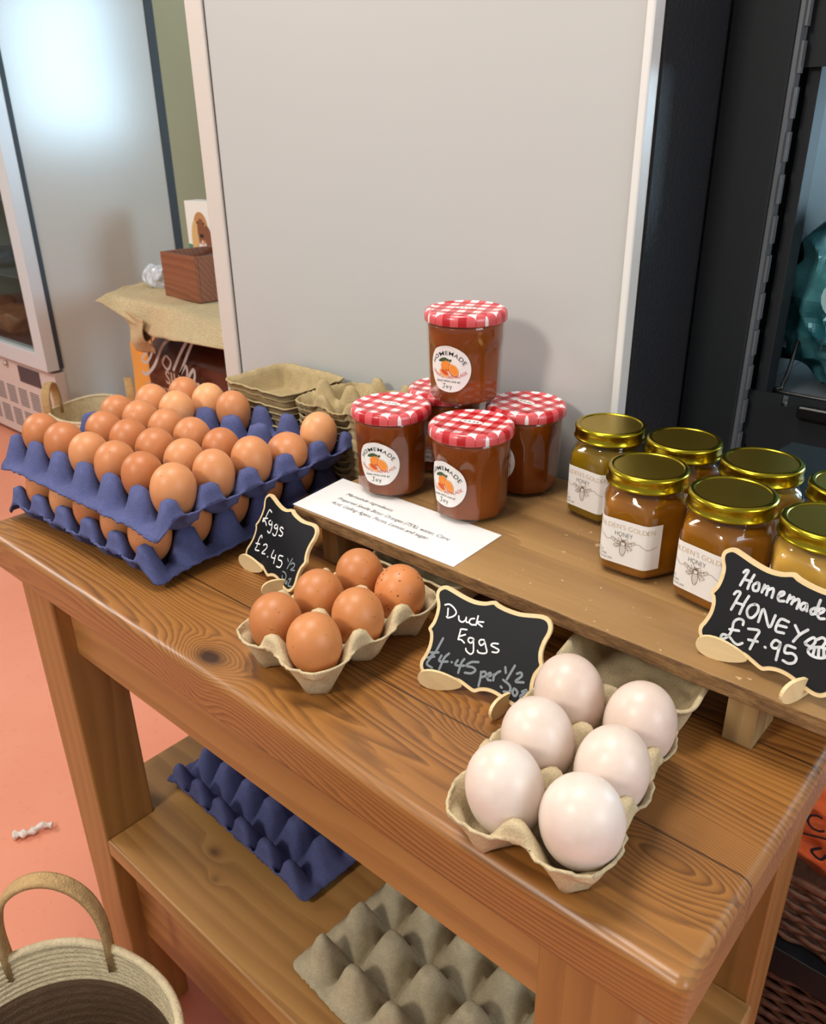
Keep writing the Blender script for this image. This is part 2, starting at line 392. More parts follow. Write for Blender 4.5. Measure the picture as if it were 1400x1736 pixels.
# ------------------------------------------------------------------ pine table
TZ = FZ
tb = thing('pine_table', 'orange-brown varnished pine table carrying the egg trays, with a slatted lower shelf', 'table', (0, 0, FZ))
def rounded_top():
    bm = bx(-.842, 0, 0, .425, -.045, 0)
    return bm
obj('table_top', rounded_top(), M_PINE, tb, world=True, bevel=.008, smooth=False)
for lx, ly in ((-.812, .02), (-.100, .02), (-.812, .345), (-.105, .345)):
    obj('leg', bx(lx, lx+.07, ly, ly+.07, FZ, -.045), M_PINEZ, tb, world=True, bevel=.003)
obj('apron', bx(-.742, -.100, .038, .058, -.148, -.045), M_PINE2, tb, world=True, bevel=.001, label='front apron board')
obj('apron', bx(-.742, -.105, .385, .405, -.148, -.045), M_PINE2, tb, world=True, bevel=.001, label='back apron board')
obj('apron', bx(-.06, -.042, .09, .345, -.148, -.045), M_PINE2, tb, world=True, bevel=.001, label='right end apron board')
obj('apron', bx(-.80, -.782, .09, .345, -.148, -.045), M_PINE2, tb, world=True, bevel=.001, label='left end apron board')
bm = bmesh.new(); SZ = -.43
poly = [(-.742, .02), (-.742, .09), (-.835, .09), (-.835, .345), (-.742, .345), (-.742, .415), (-.105, .415), (-.105, .345), (-.03, .345), (-.03, .09), (-.1, .09), (-.1, .02)]
a = [bm.verts.new((x, y, SZ-.026)) for x, y in poly]; b = [bm.verts.new((x, y, SZ)) for x, y in poly]
bm.faces.new(a); bm.faces.new(b[::-1])
for i in range(len(poly)): bm.faces.new((a[i], a[(i+1) % len(poly)], b[(i+1) % len(poly)], b[i]))
obj('lower_shelf', bm, M_PINE2, tb, world=True, bevel=.003)
obj('shelf_rail', bx(-.742, -.1, .045, .065, -.63, SZ-.026), M_PINE2, tb, world=True, bevel=.001)

# ------------------------------------------------------------------ fridges
fr = thing('tall_fridge', 'tall grey fridge behind the table, its blank side panel facing forward', 'fridge', (-.6, .43, FZ))
obj('body', bx(-.911, -.290, .430, 1.03, FZ, 1.15), M_FRIDGE, fr, world=True, bevel=.012)
obj('corner_trim', bx(-.2965, -.2885, .4265, .445, FZ, 1.15), plain('white_edge_trim', s2l(222, 222, 218), .3), fr, world=True, bevel=.002)
obj('door', bx(-.950, -.915, .432, 1.03, FZ, 1.15), M_TRIM, fr, world=True, bevel=.004)
obj('door_seal', bx(-.917, -.909, .437, 1.02, FZ+.01, 1.14), M_SEAL, fr, world=True)
obj('back_panel', bx(-.2895, -.2865, .447, 1.02, FZ, 1.15), M_BLACKTEX, fr, world=True)

M_FR2 = plain('pale_grey_enamel', s2l(200, 200, 194), .2, spec=.9)
lf = thing('display_fridge', 'upright glass-door display fridge with a slotted grille, far left', 'fridge', (-3.4, 1.1, FZ))
bm = bmesh.new()
box(bm, -3.04, -3.0, 1.13, 1.70, FZ+.05, 1.2); box(bm, -4.10, -4.06, 1.13, 1.70, FZ+.05, 1.2); box(bm, -4.06, -3.04, 1.64, 1.70, FZ+.05, 1.2); box(bm, -4.06, -3.04, 1.13, 1.64, FZ+.05, -.40); box(bm, -4.06, -3.04, 1.13, 1.64, 1.16, 1.2)
obj('body', bm, M_FR2, lf, world=True)
obj('rear_edge', bx(-4.10, -2.995, 1.70, 1.735, FZ+.05, 1.2), M_SEAL, lf, world=True)
bm = bmesh.new(); DB = -.425
box(bm, -3.06, -2.985, 1.06, 1.11, DB, 1.2); box(bm, -4.10, -3.06, 1.06, 1.11, DB, DB+.065); box(bm, -4.10, -4.03, 1.06, 1.11, DB+.065, 1.2)
obj('door_frame', bm, plain('silver_frame', s2l(210, 212, 214), .35, metal=.2), lf, world=True, bevel=.003)
bm = bmesh.new(); box(bm, -3.05, -2.99, 1.11, 1.13, DB+.004, 1.19); box(bm, -4.09, -4.04, 1.11, 1.13, DB+.004, 1.19); box(bm, -4.04, -3.05, 1.11, 1.13, DB+.004, DB+.05)
obj('door_seal', bm, M_SEAL, lf, world=True)
obj('glass_door', bx(-4.03, -3.06, 1.083, 1.088, DB+.065, 1.2), thin_glass('door_glass', (.8, .85, .85), 1.2, .02), lf, world=True)
bm = bmesh.new(); box(bm, -4.06, -3.04, 1.62, 1.639, -.40, 1.16); box(bm, -3.046, -3.041, 1.13, 1.62, -.40, 1.16); box(bm, -4.06, -3.04, 1.13, 1.62, -.40, -.395)
obj('interior', bm, plain('dark_cabinet_lining', s2l(40, 46, 58), .6), lf, world=True)
for z_ in (-.12, .17, .46): obj('wire_shelf', bx(-4.05, -3.05, 1.16, 1.60, z_, z_+.008), M_STEEL_G, lf, world=True)
M_GRL = plain('pinkish_grille_enamel', s2l(206, 188, 180), .4)
obj('grille', bx(-4.10, -2.992, 1.085, 1.13, -.77, DB-.012), M_GRL, lf, world=True, bevel=.003)
bm = bmesh.new()
for i in range(9):
    for j, zz in enumerate((-.555, -.655)):
        x0 = -3.975+i*.105+j*.012
        for k in range(8): box(bm, x0, x0+.075, 1.0835, 1.0853, zz-.01*k-.004, zz-.01*k+.001)
obj('vent_slots', bm, plain('slot_dark', s2l(120, 108, 104), .7), lf, world=True)
obj('thermostat_panel', bx(-3.30, -3.12, 1.082, 1.086, -.518, -.452), plain('thermostat_black', s2l(60, 58, 66), .3), lf, world=True)
bm = bmesh.new(); lathe(bm, [(.011, 0), (.011, .01), (.006, .014)], 12)
bm.transform(Matrix.Translation((-3.40, 1.085, -.46)) @ Matrix.Rotation(pi/2, 4, 'X'))
obj('lock', bm, plain('lock_chrome', s2l(190, 180, 170), .3, metal=.7), lf, world=True, smooth=True)
obj('plinth', bx(-4.09, -3.01, 1.14, 1.69, FZ, FZ+.05), M_SEAL, lf, world=True)

# ------------------------------------------------------------------ black gondola shelving
gs = thing('shelving_unit', 'black steel shop shelving with slotted uprights, right of the grey fridge', 'shelving', (-.1, .6, FZ))
obj('end_post', bx(-.2845, -.2235, .570, .600, FZ, 1.15), M_STEEL, gs, world=True, bevel=.002)
bm = bmesh.new()
for i in range(52):
    z0 = FZ+.04+i*.0375
    box(bm, -.2235, -.2165, .578, .586, z0, z0+.026)
box(bm, -.2235, -.2195, .574, .590, FZ, 1.15)
obj('slotted_strip', bm, M_STEEL_G, gs, world=True)
obj('upright', bx(-.2165, -.2045, .600, .630, FZ, 1.15), M_STEEL, gs, world=True, bevel=.001)
obj('rear_panel', bx(-.232, -.226, .630, 1.9, FZ, 1.15), plain('grey_green_panel', s2l(50, 60, 62), .55, spec=.15, metal=0, vary=(5, .1)), gs, world=True)
def bracket(z, flip=1):
    """end bracket with a rounded shoulder, a notch and a teardrop hole left open"""
    bm = bmesh.new()
    o = [(-.2225, 0), (-.184, 0), (-.184, -.012*flip), (-.178, -.012*flip), (-.178, 0), (.30, .004), (.30, -.04*flip), (-.165, -.048*flip), (-.178, -.060*flip), (-.195, -.095*flip), (-.206, -.098*flip), (-.209, -.075*flip), (-.214, -.06*flip), (-.2185, -.085*flip), (-.2225, -.085*flip)]
    prism(bm, [(x, z+dz) for x, dz in o], .592, .596)
    return bm
obj('bracket', bracket(.137), M_STEEL, gs, world=True)
obj('bracket', bracket(.445, -1), M_STEEL, gs, world=True)
obj('shelf', bx(-.226, .30, .60, 1.9, .108, .128), M_STEEL_G, gs, world=True, bevel=.002)
obj('shelf', bx(-.226, .30, .60, 1.9, .50, .52), M_STEEL, gs, world=True, bevel=.002)
obj('shelf', bx(-.226, .30, .60, 1.9, -.16, -.14), M_STEEL_G, gs, world=True, bevel=.002)
obj('shelf', bx(-.226, .32, .575, 1.9, -.645, -.60), plain('black_beam', s2l(20, 20, 24), .4), gs, world=True, bevel=.002)
obj('price_rail', bx(-.165, .3, .582, .592, .118, .132), plain('black_rail', s2l(16, 16, 18), .3), gs, world=True, bevel=.003)
for hy, hz in ((.70, .205), (.70, .155)):
    bm = bmesh.new(); tube(bm, [(-.226, hy, hz), (-.20, hy, hz)], .006, 12); obj('peg', bm, plain('black_peg', s2l(14, 14, 16), .3), gs, world=True, smooth=True)
bm = bmesh.new(); pts = [(-.197, .66, .19), (-.197, .64, .15), (-.197, .628, .135), (-.19, .624, .131), (.02, .622, .131)]
tube(bm, smoothline(pts, 5), .0022, 8)
tag(obj('wire_tray', bm, plain('black_wire', s2l(14, 14, 15), .3), smooth=True), 'black wire tray edge under the teal bag on the grey shelf', 'tray')

# ------------------------------------------------------------------ lapped plank riser
pk = thing('plank_riser', 'mango wood plank display riser on small wooden blocks along the table back', 'riser', (-.25, .3, 0))
PT = .056
bm = bx(-.512, .03, .1865, .418, .0435, PT)
# ragged front edge
bmesh.ops.subdivide_edges(bm, edges=[e for e in bm.edges if abs(e.verts[0].co.x-e.verts[1].co.x) > .4], cuts=60, use_grid_fill=True)
for v_ in bm.verts:
    if v_.co.y < .2 and v_.co.z < .05: v_.co.y += (noise.noise(Vector((v_.co.x*26, v_.co.z*60, 0)))-.1)*.0016; v_.co.z += noise.noise(Vector((v_.co.x*18, 3, v_.co.z*40)))*.0008
for f_ in bm.faces:
    f_.normal_update()
    if f_.normal.y < -.7: f_.material_index = 1
obj('plank', bm, [M_MANGO, M_SAWN], pk, world=True, bevel=.0012)
for x0 in (-.0655, -.484):
    obj('block', bx(x0, x0+.0215, .198, .24, 0, .0435), M_BLOCK, pk, world=True, bevel=.0006)
    obj('block', bx(x0, x0+.0215, .37, .41, 0, .0435), M_BLOCK, pk, world=True, bevel=.0006)

# ------------------------------------------------------------------ moulded pulp sheets
def pulp_sheet(nu, nv, pu, pv, zs, zt, eu, ev, ru, rv, r0, t0, t1, n=14, scallop=0.0, rough=.0006, seed=0, corners=True, droop=0, pn=1.75):
    """moulded sheet: cups at whole numbers, posts at the corners between them; eu/ev how far the rim runs past the outer cups, ru/rv its height"""
    fr_ = (.25, .5, .75, 1.0)
    us = [-.5-eu*k for k in fr_[::-1]]+[-.5+k/n for k in range(nu*n+1)]+[nu-.5+eu*k for k in fr_]
    vs = [-.5-ev*k for k in fr_[::-1]]+[-.5+k/n for k in range(nv*n+1)]+[nv-.5+ev*k for k in fr_]
    bm = bmesh.new(); V = []
    for u in us:
        row = []
        for v in vs:
            iu = min(max(round(u), 0), nu-1); iv = min(max(round(v), 0), nv-1)
            au, av = abs(u-iu), abs(v-iv)
            rn = max(au, av, (au+av)*.72)
            t = min(max((rn-r0)/(.5-r0), 0), 1); z = zs*(t if t < .9 else .9+(t-.9)*.6+0)
            ou = max(-.5-u, u-(nu-.5), 0)/eu; ov = max(-.5-v, v-(nv-.5), 0)/ev
            cu = min(max(round(u-.5)+.5, -.5), nu-.5); cv = min(max(round(v-.5)+.5, -.5), nv-.5)
            a, b = abs(u-cu), abs(v-cv); mm = (a**pn+b**pn)**(1/pn)
            iscorner = (cu < 0 or cu > nu-1) and (cv < 0 or cv > nv-1)
            if corners or not iscorner:
                zp = zt if mm < t0 else zt+(zs-zt)*((mm-t0)/(t1-t0))
                if zp > z: z = zp
            if ou > 0: z = z+(ru-z)*min(1, ou)**(.8)
            if ov > 0: z = z+(rv-z)*min(1, ov)**(.8)
            U, Vv = u, v
            if scallop:
                if u < -.5: U = -.5+(u+.5)*(1-scallop*sin(pi*min(max(v, -.5), nv-.5))**2)
                if u > nu-.5: U = nu-.5+(u-nu+.5)*(1-scallop*sin(pi*min(max(v, -.5), nv-.5))**2)
                if v < -.5: Vv = -.5+(v+.5)*(1-scallop*sin(pi*min(max(u, -.5), nu-.5))**2)
                if v > nv-.5: Vv = nv-.5+(v-nv+.5)*(1-scallop*sin(pi*min(max(u, -.5), nu-.5))**2)
            x = (U-(nu-1)/2)*pu; y = (Vv-(nv-1)/2)*pv
            hx, hy = (nu/2+eu)*pu, (nv/2+ev)*pv; rc = .42*pu if not corners else .22*pu
            ex, ey = abs(x)-(hx-rc), abs(y)-(hy-rc)
            if ex > 0 and ey > 0:
                q = (ex**2.4+ey**2.4)**(1/2.4); mx = max(ex, ey)
                if q > 1e-9:
                    s = 1-(1-mx/q)*min(1, mx/rc); x = math.copysign((hx-rc)+ex*s, x); y = math.copysign((hy-rc)+ey*s, y)
            if droop:
                k = max(0, abs(x)/hx-.80)*max(0, abs(y)/hy-.80)*25; z -= droop*min(1, k)
            nz = noise.noise(Vector((x*60+seed, y*60, z*40))); nz2 = noise.noise(Vector((x*260, y*260+seed, z*150)))
            z += nz*rough*1.6+nz2*rough
            if max(ou, ov) >= .99: x += nz2*.0022; y += noise.noise(Vector((y*300, x*300, seed)))*.0022; z += nz2*.0012
            row.append(bm.verts.new((x, y, max(z, 0))))
        V.append(row)
    for i in range(len(us)-1):
        for j in range(len(vs)-1): bm.faces.new((V[i][j], V[i+1][j], V[i+1][j+1], V[i][j+1]))
    return bm
def lid_sheet(hx, Ly, d, seed=0):
    bm = bmesh.new(); nx, ny = 44, 56
    def f(s, t):
        x, y = (s*2-1)*hx, t*Ly
        rc = .022; ex, ey = abs(x)-(hx-rc), max((Ly/2-rc), 0); yy = y-Ly/2; ey = abs(yy)-(Ly/2-rc)
        edge = min(hx-abs(x), y, Ly-y)
        if ex > 0 and ey > 0:
            q = (ex**2.4+ey**2.4)**(1/2.4); mx = max(ex, ey); s_ = 1-(1-mx/q)*min(1, mx/rc); x = math.copysign(hx-rc+ex*s_, x); yy = math.copysign(Ly/2-rc+ey*s_, yy); y = yy+Ly/2
        k = min(max((edge-.003)/.013, 0), 1); z = -d*(1-(1-k)**1.6)
        # shallow ribs on the side walls
        z += .0012*sin(y*260)*(1 if 0 < k < 1 else 0)
        nz = noise.noise(Vector((x*90+seed, y*90, z*60)))
        j = .0010 if edge < .001 else 0
        return (x+j*nz*1.2, y+j*nz, z+nz*.0009+j*nz)
    grid(bm, nx, ny, f); return bm
def make_carton(label, mat, lid_len=.150, tilt=1, group=None, seed=0):
    t = thing('egg_carton', label, 'egg carton', group=group)
    b = pulp_sheet(2, 3, .0475, .049, .026, .045, .13, .13, .032, .032, .31, .11, .34, 15, scallop=.8, rough=.0005, seed=seed, corners=False, pn=1.3)
    b.transform(Matrix.Translation((0, -.0815, .0012)))
    obj('base', b, mat, t, smooth=True, solid=.0018)
    l = lid_sheet(.0545, lid_len, .031, seed)
    l.transform(Matrix.Translation((0, .0015, .0345)) @ Matrix.Rotation(-radians(tilt), 4, 'X'))
    obj('lid', l, mat, t, smooth=True, solid=.0018)
    return t
BC = make_carton('grey-brown pulp egg box of six brown eggs, lid folded under the plank', M_KRAFT, seed=1)
BC.location = (-.3565, .183, 0)
DC = make_carton('grey-brown pulp egg box of six white duck eggs, lid folded under the plank', M_KRAFT, seed=5, tilt=1)
DC.location = (-.1285, .1500, 0); DC.rotation_euler = (0, 0, radians(8.5))
# nested stack against the fridge, lids to the left
ST = make_carton('empty egg box at the very bottom of the nested stack against the fridge', M_KRAFT2, .128, 0, 'empty egg boxes nested in a stack', seed=9)
ST.location = (-.660, .366, 0); ST.rotation_euler = (0, 0, radians(90))
for k in range(1, 10):
    if k == 9: lb = 'empty open egg box on top of the nested stack against the fridge'
    else: lb = 'empty egg box nested in the stack against the fridge, %s up from the bottom' % ORD[k]
    dup(ST, (-.660+random.uniform(-.003, .003), .366+random.uniform(-.002, .002), k*.0083), radians(90+random.uniform(-1, 1)), lb)

# ------------------------------------------------------------------ egg trays
TRX, TRY = -.7053, .1885     # common centre of the two stacked trays
def tray_bm(seed): return pulp_sheet(6, 5, .0500, .0487, .012, .040, .10, .42, .022, .010, .22, .17, .37, 16, rough=.0006, seed=seed, droop=.006, pn=2.2)
TTH = radians(1.6)
tl = tag(obj('egg_tray', tray_bm(3), M_BLUEP, None, smooth=True, solid=.002), 'lower blue pulp egg tray of the stacked pair on the table', 'egg tray', 'blue pulp egg trays')
LX, LY, LT = -.704, .195, radians(3)
tl.location = (LX, LY, .0015); tl.rotation_euler = (0, 0, radians(90)+LT)
tu = tl.copy(); COL.objects.link(tu); tu['label'] = 'upper blue pulp egg tray of the stacked pair, filled with brown eggs'
tu.location = (TRX, TRY, .049); tu.rotation_euler = (0, 0, TTH)
ts = tag(obj('egg_tray', pulp_sheet(6, 5, .0500, .0487, .013, .048, .10, .58, .022, .010, .27, .15, .44, 16, rough=.0006, seed=31, pn=3.2), M_BLUEP, None, smooth=True, solid=.002), 'empty blue pulp egg tray lying on the shelf under the table', 'egg tray', 'blue pulp egg trays')
ts.location = (-.613, .2765, SZ+.0015); ts.rotation_euler = (0, 0, radians(88))
tg = tag(obj('egg_tray', pulp_sheet(5, 4, .0555, .0555, .015, .056, .42, .42, .014, .014, .27, .14, .45, 16, rough=.0006, seed=12, pn=2.8), M_GREYP, None, smooth=True, solid=.0022), 'empty grey pulp egg tray on the shelf under the table front', 'egg tray')
tg.location = (-.250, .178, SZ+.0015); tg.rotation_euler = (0, 0, radians(-3.5))

# ------------------------------------------------------------------ eggs
def egg_bm(a, b, seg=36, rings=24, k=.11):
    prof = []
    for i in range(rings+1):
        th = pi-pi*i/rings
        prof.append((max(1e-5, b*sin(th)*(1+k*cos(th))), a*cos(th)))
    bm = bmesh.new(); V = [[bm.verts.new((r*cos(2*pi*j/seg), r*sin(2*pi*j/seg), z)) for j in range(seg)] for r, z in prof[1:-1]]
    p0 = bm.verts.new((0, 0, prof[0][1])); p1 = bm.verts.new((0, 0, prof[-1][1]))
    for A, B in zip(V, V[1:]):
        for j in range(seg): bm.faces.new((A[j], A[(j+1) % seg], B[(j+1) % seg], B[j]))
    for j in range(seg): bm.faces.new((p0, V[0][(j+1) % seg], V[0][j])); bm.faces.new((p1, V[-1][j], V[-1][(j+1) % seg]))
    return bm
def first_egg(name, mat, a, b, k=.10):
    o = obj(name, egg_bm(a, b, k=k), mat, None, smooth=True); return o
_e = {'n': first_egg('brown_egg', M_EGG, .0285, .0212), 'p': first_egg('brown_egg', M_EGG_PALE, .0285, .0212), 's': first_egg('brown_egg', M_EGG_SPK, .0285, .0218), 'b': first_egg('brown_egg', M_EGG_BOX, .0285, .0218), 'd': first_egg('duck_egg', M_DUCK, .0325, .0232)}
used = set()
def egg(kind, loc, label, cat='egg', group=None, s=1.0, rot=(0, 0, 0)):
    o = _e[kind]
    if kind in used: o = o.copy(); COL.objects.link(o)
    used.add(kind)
    o.location = loc; o.scale = (s, s, s); o.rotation_euler = rot; tag(o, label, cat, group); return o
ct, st_ = cos(TTH), sin(TTH)
def cell(iu, iv, z):
    x, y = (iu-2.5)*.05, (iv-2)*.0487
    return (TRX+x*ct-y*st_, TRY+x*st_+y*ct, z)
rowsU = {0: (0, 1, 2, 3, 4, 5), 1: (1, 2, 3, 4, 5), 2: (0, 1, 2, 3, 4, 5), 3: (0, 1, 5), 4: (0, 1, 2, 5)}
rn_ = ['front row', 'second row from the front', 'middle row', 'second row from the back', 'back row']
for iv, cols in rowsU.items():
    for iu in cols:
        kind = 'p' if (iu, iv) in ((5, 4), (1, 3), (1, 4)) else 'n'
        pos = 'leftmost' if iu == 0 else 'rightmost' if iu == 5 else ORD[iu]+' cup from the left' if iu else ''
        if iu in (1, 2, 3, 4): pos = ORD[iu]+' cup from the left'
        lb = '%sbrown egg, upper blue tray, %s, %s' % ('pale ' if kind == 'p' else '', rn_[iv], pos)
        x, y, z = cell(iu, iv, .049+.0350+random.uniform(-.0015, .0015))
        rot = (random.uniform(-.12, .12), random.uniform(-.12, .12), random.uniform(0, 6))
        s = random.uniform(.985, 1.03)
        if (iu, iv) == (5, 3): rot = (0, radians(70), radians(-25)); lb = 'brown egg lying on its side at the right edge of the upper blue tray'; z += -.002; s = 1.04
        if (iu, iv) == (0, 0): lb = 'brown egg at the left front corner of the upper blue tray'
        if (iu, iv) == (5, 0): lb = 'brown egg at the near right corner of the upper blue tray'; s = 1.05
        egg(kind, (x, y, z), lb, 'egg', 'brown eggs in the stacked blue trays', s, rot)
# lower tray: turned a quarter, so five cups along the front and six along the side
for i in range(5):
    x, y = LX+(i-2)*.0487*cos(LT)+.125*sin(LT), LY+(i-2)*.0487*sin(LT)-.125*cos(LT)
    egg('n', (x, y, .0365), 'brown egg in the lower blue tray, front row, %s' % ('leftmost' if i == 0 else 'at the near right corner' if i == 4 else ORD[i]+' from the left'), 'egg', 'brown eggs in the stacked blue trays', 1.0, (random.uniform(-.1, .1), random.uniform(-.1, .1), i))
for j in range(1, 6):
    x, y = LX+.0974*cos(LT)-(-.125+j*.05)*sin(LT), LY+.0974*sin(LT)+(-.125+j*.05)*cos(LT)
    egg('n', (x, y, .0365), 'brown egg in the lower blue tray, right side, %s behind the near corner' % ORD[j-1], 'egg', 'brown eggs in the stacked blue trays', 1.0, (random.uniform(-.1, .1), random.uniform(-.1, .1), j))
pb = [[(-.3800, .0520, 'b', 'front left cup'), (-.3335, .0520, 'b', 'front right cup, nearest the table edge')], [(-.3808, .1007, 'b', 'middle left cup'), (-.3340, .1002, 'b', 'middle right cup')], [(-.3808, .1500, 'b', 'back left cup'), (-.3335, .1500, 's', 'back right cup')]]
for r in pb:
    for x, y, k, w in r:
        egg(k, (x, y, .0362), ('dark-speckled' if k == 's' else 'orange-brown')+' egg in the small open egg box, '+w, 'egg', 'brown eggs in the six-egg box', .985 if k != 's' else 1.0, (random.uniform(-.1, .1), random.uniform(-.1, .1), random.uniform(0, 6)))
dk = [(-.1270, .0165, 1.0, (.10, -.15, 0), 'front left'), (-.0800, .0245, 1.04, (.25, .10, 0), 'front right, nearest the table edge'), (-.1365, .0655, 1.0, (.05, -.2, 1), 'middle left'), (-.0872, .0700, .97, (.12, .15, 2), 'middle right'), (-.1442, .1155, 1.03, (-.05, .12, 3), 'back left'), (-.0945, .1200, 1.0, (0, -.1, 4), 'back right')]
for x, y, s, r, w in dk:
    egg('d', (x, y, .0425), 'white duck egg in the right-hand egg box, '+w, 'egg', 'duck eggs in the egg box', s, r)

# ------------------------------------------------------------------ marmalade jars
def decR(th, z, R0=.0385, R1=.0345):
    """round shoulder flowing into ten flat facets with arched tops"""
    base = R0+(R1-R0)*min(max((.074-z)/.074, 0), 1)*.8
    n = 10; a = (th % (2*pi/n))-pi/n
    arch = .060-.012*(abs(a)/(pi/n))**2
    k = min(max((arch-z)/.005, 0), 1)
    return base*(1-k)+k*base*.975*cos(pi/n)/cos(a)*1.03
def jar_body_profile(zs): return [(1, z) for z in zs]
def rfn(off): return lambda th, r, z: decR(th, z)*r+off
m, T, N, L, P = nm('red_gingham_print'); t = N.new('ShaderNodeTexCoord'); sp = N.new('ShaderNodeSeparateXYZ'); L.new(t.outputs['Object'], sp.inputs[0])
sq = 1/.0158
def stripe(s): return math_n(N, L, 'GREATER_THAN', math_n(N, L, 'FRACT', math_n(N, L, 'ADD', math_n(N, L, 'MULTIPLY', s, sq), 20.25)), .5)
a = stripe(sp.outputs[0]); b = stripe(sp.outputs[1])
fn_ = noise_n(N, L, coords(N, L, (400, 2600, 400)), 1, 1)
w1 = mix(N, L, s2l(228, 222, 220), s2l(196, 34, 40), math_n(N, L, 'MULTIPLY', math_n(N, L, 'ADD', a, b), .5))
pink = mix(N, L, s2l(228, 222, 220), s2l(208, 84, 88), a); pink2 = mix(N, L, pink, s2l(208, 84, 88), b)
both = math_n(N, L, 'MULTIPLY', a, b); cc = mix(N, L, pink2, s2l(176, 20, 30), both)
L.new(cc, P.inputs['Base Color']); P.inputs['Roughness'].default_value = .32; P.inputs['Coat Weight'].default_value = .3
M_GING = m
M_PRICE = plain('price_sticker_white', s2l(234, 226, 220), .6)
def make_marm():
    t = thing('marmalade_jar', '', 'jar of marmalade'); HZ = 1.083
    def zsc(o): o.scale = (1.012, 1.012, HZ); return o
    zs = [0, .0006, .002, .005, .012, .022, .032, .040, .044, .048, .052, .056, .060, .064, .068, .071]
    bm = bmesh.new(); prof = [(.80, 0), (.93, .0004), (.985, .002)]+[(1.0, z) for z in zs[3:]]+[(.985, .0735), (.95, .0755), (.93, .077)]
    lathe(bm, prof, 80, rfn(0), True, True); zsc(obj('glass_body', bm, M_JGLASS, t, smooth=True))
    bm = bmesh.new(); prof = [(.78, .0022), (.91, .0030), (.955, .005)]+[(.962, z) for z in zs[4:]]+[(.955, .0725)]
    lathe(bm, prof, 80, rfn(0), True, True); zsc(obj('marmalade_filling', bm, M_MARM, t, smooth=True))
    bm = bmesh.new(); lathe(bm, [(.0375, .0735), (.0393, .0742), (.0396, .0752), (.0385, .0762)], 60); zsc(obj('glass_rim', bm, M_JGLASS, t, smooth=True))
    bm = bmesh.new()
    lathe(bm, [(.0388, .0745), (.0402, .0748), (.0405, .0755), (.0405, .0800), (.0398, .0832), (.0380, .0852), (.0355, .0860), (.0345, .0858), (.034, .0852), (.020, .0852), (.006, .0853)], 72)
    LZ = .0748*(HZ-1)-.0003
    bm.transform(Matrix.Diagonal((1.012, 1.012, 1, 1))); obj('lid', bm, M_GING, t, smooth=True, loc=(0, 0, LZ))
    bm = bmesh.new()
    zf = lambda z_: lambda x, y: (x, y, z_)
    pts = [(cos(a_)*.0115, sin(a_)*.0052) for a_ in (0, .5, 1.1, 1.5, 2.0, 2.6, 3.14, 3.7, 4.2, 4.7, 5.2, 5.8)]
    bm.faces.new([bm.verts.new((x, y, .08545)) for x, y in pts])
    ps = obj('price_sticker', bm, M_PRICE, t, loc=(0, 0, LZ))
    bm = bmesh.new(); add_text(bm, '£3.25', 0, -.0021, .0042, zf(.0856), width=.015, align='C'); obj('lettering', bm, M_INK, ps)
    # label: round sticker wrapped on the facets, centred on angle -90
    zc = .0385; K = 1.10
    def wrap(off):
        def f(x, y):
            x, y = x*K, y*K; th = -pi/2+x/.0372; r = decR(th, (zc+y)/HZ)*1.012+off; return (r*cos(th), r*sin(th), zc+y)
        return f
    bm = bmesh.new(); disc(bm, wrap(.0004), 0, 0, .0215, .0212, 48, rings=16)
    lb = obj('label', bm, M_WHITEP, t, smooth=True)
    f2 = wrap(.00065); f3 = wrap(.00085); f4 = wrap(.001)
    bm = bmesh.new()
    add_text(bm, 'HOMEMADE', 0, 0, .0036, f2, width=.036, align='C', arc=(0, -.0040, .0168), spacing=1.1, thin=.004)
    add_text(bm, 'MADE WITH LOVE BY', 0, -.0118, .0016, f2, width=.024, align='C', spacing=1.2, thin=.02)
    for st in ([(-.0055, -.0135), (-.0035, -.0135)], [(-.0045, -.0135), (-.0045, -.0165), (-.0052, -.0176), (-.0064, -.0172)], [(-.0015, -.0152), (-.0024, -.0163), (-.0014, -.0174), (-.0005, -.0163), (-.0015, -.0152)], [(.0008, -.0150), (.0020, -.0168)], [(.0034, -.0150), (.0016, -.0188)]):
        ribbon(bm, smoothline(st, 4), .0005, f2)
    obj('lettering', bm, M_INK, lb, label='black lettering')
    bm = bmesh.new(); add_text(bm, 'ORANGE MARMALADE', 0, 0, .0030, f2, width=.0385, align='C', arc=(0, .026, -.0345), spacing=1.05, thin=.0); obj('lettering', bm, M_RED_INK, lb, label='red lettering')
    bm = bmesh.new()
    disc(bm, f2, -.0022, .0028, .0050, .0048, mi=0); disc(bm, f2, -.0022, .0010, .0040, .0030, mi=3)
    disc(bm, f3, -.0024, .0034, .0040, .0036, mi=0)
    disc(bm, f3, .0052, -.0006, .0060, .0046, ang=-.9, mi=3); disc(bm, f4, .0057, -.0002, .0056, .0041, ang=-.9, mi=1); disc(bm, wrap(.0011), .0057, -.0002, .0048, .0034, ang=-.9, mi=0)
    disc(bm, f3, -.0040, -.0036, .0052, .0030, ang=-.55, mi=1); disc(bm, f4, -.0036, -.0030, .0040, .0019, ang=-.55, mi=3)
    disc(bm, f3, -.0052, .0084, .0040, .0016, ang=.35, mi=2); disc(bm, f3, -.0010, .0086, .0022, .0010, ang=-.1, mi=2); disc(bm, f3, .0022, .0080, .0016, .0010, ang=.7, mi=2)
    obj('orange_drawing', bm, [M_ORANGE, M_ORANGE2, M_LEAF, M_REDOR], lb)
    return t
mj = make_marm()
def camang(x, y): return atan2(CAM.y-y, CAM.x-x)
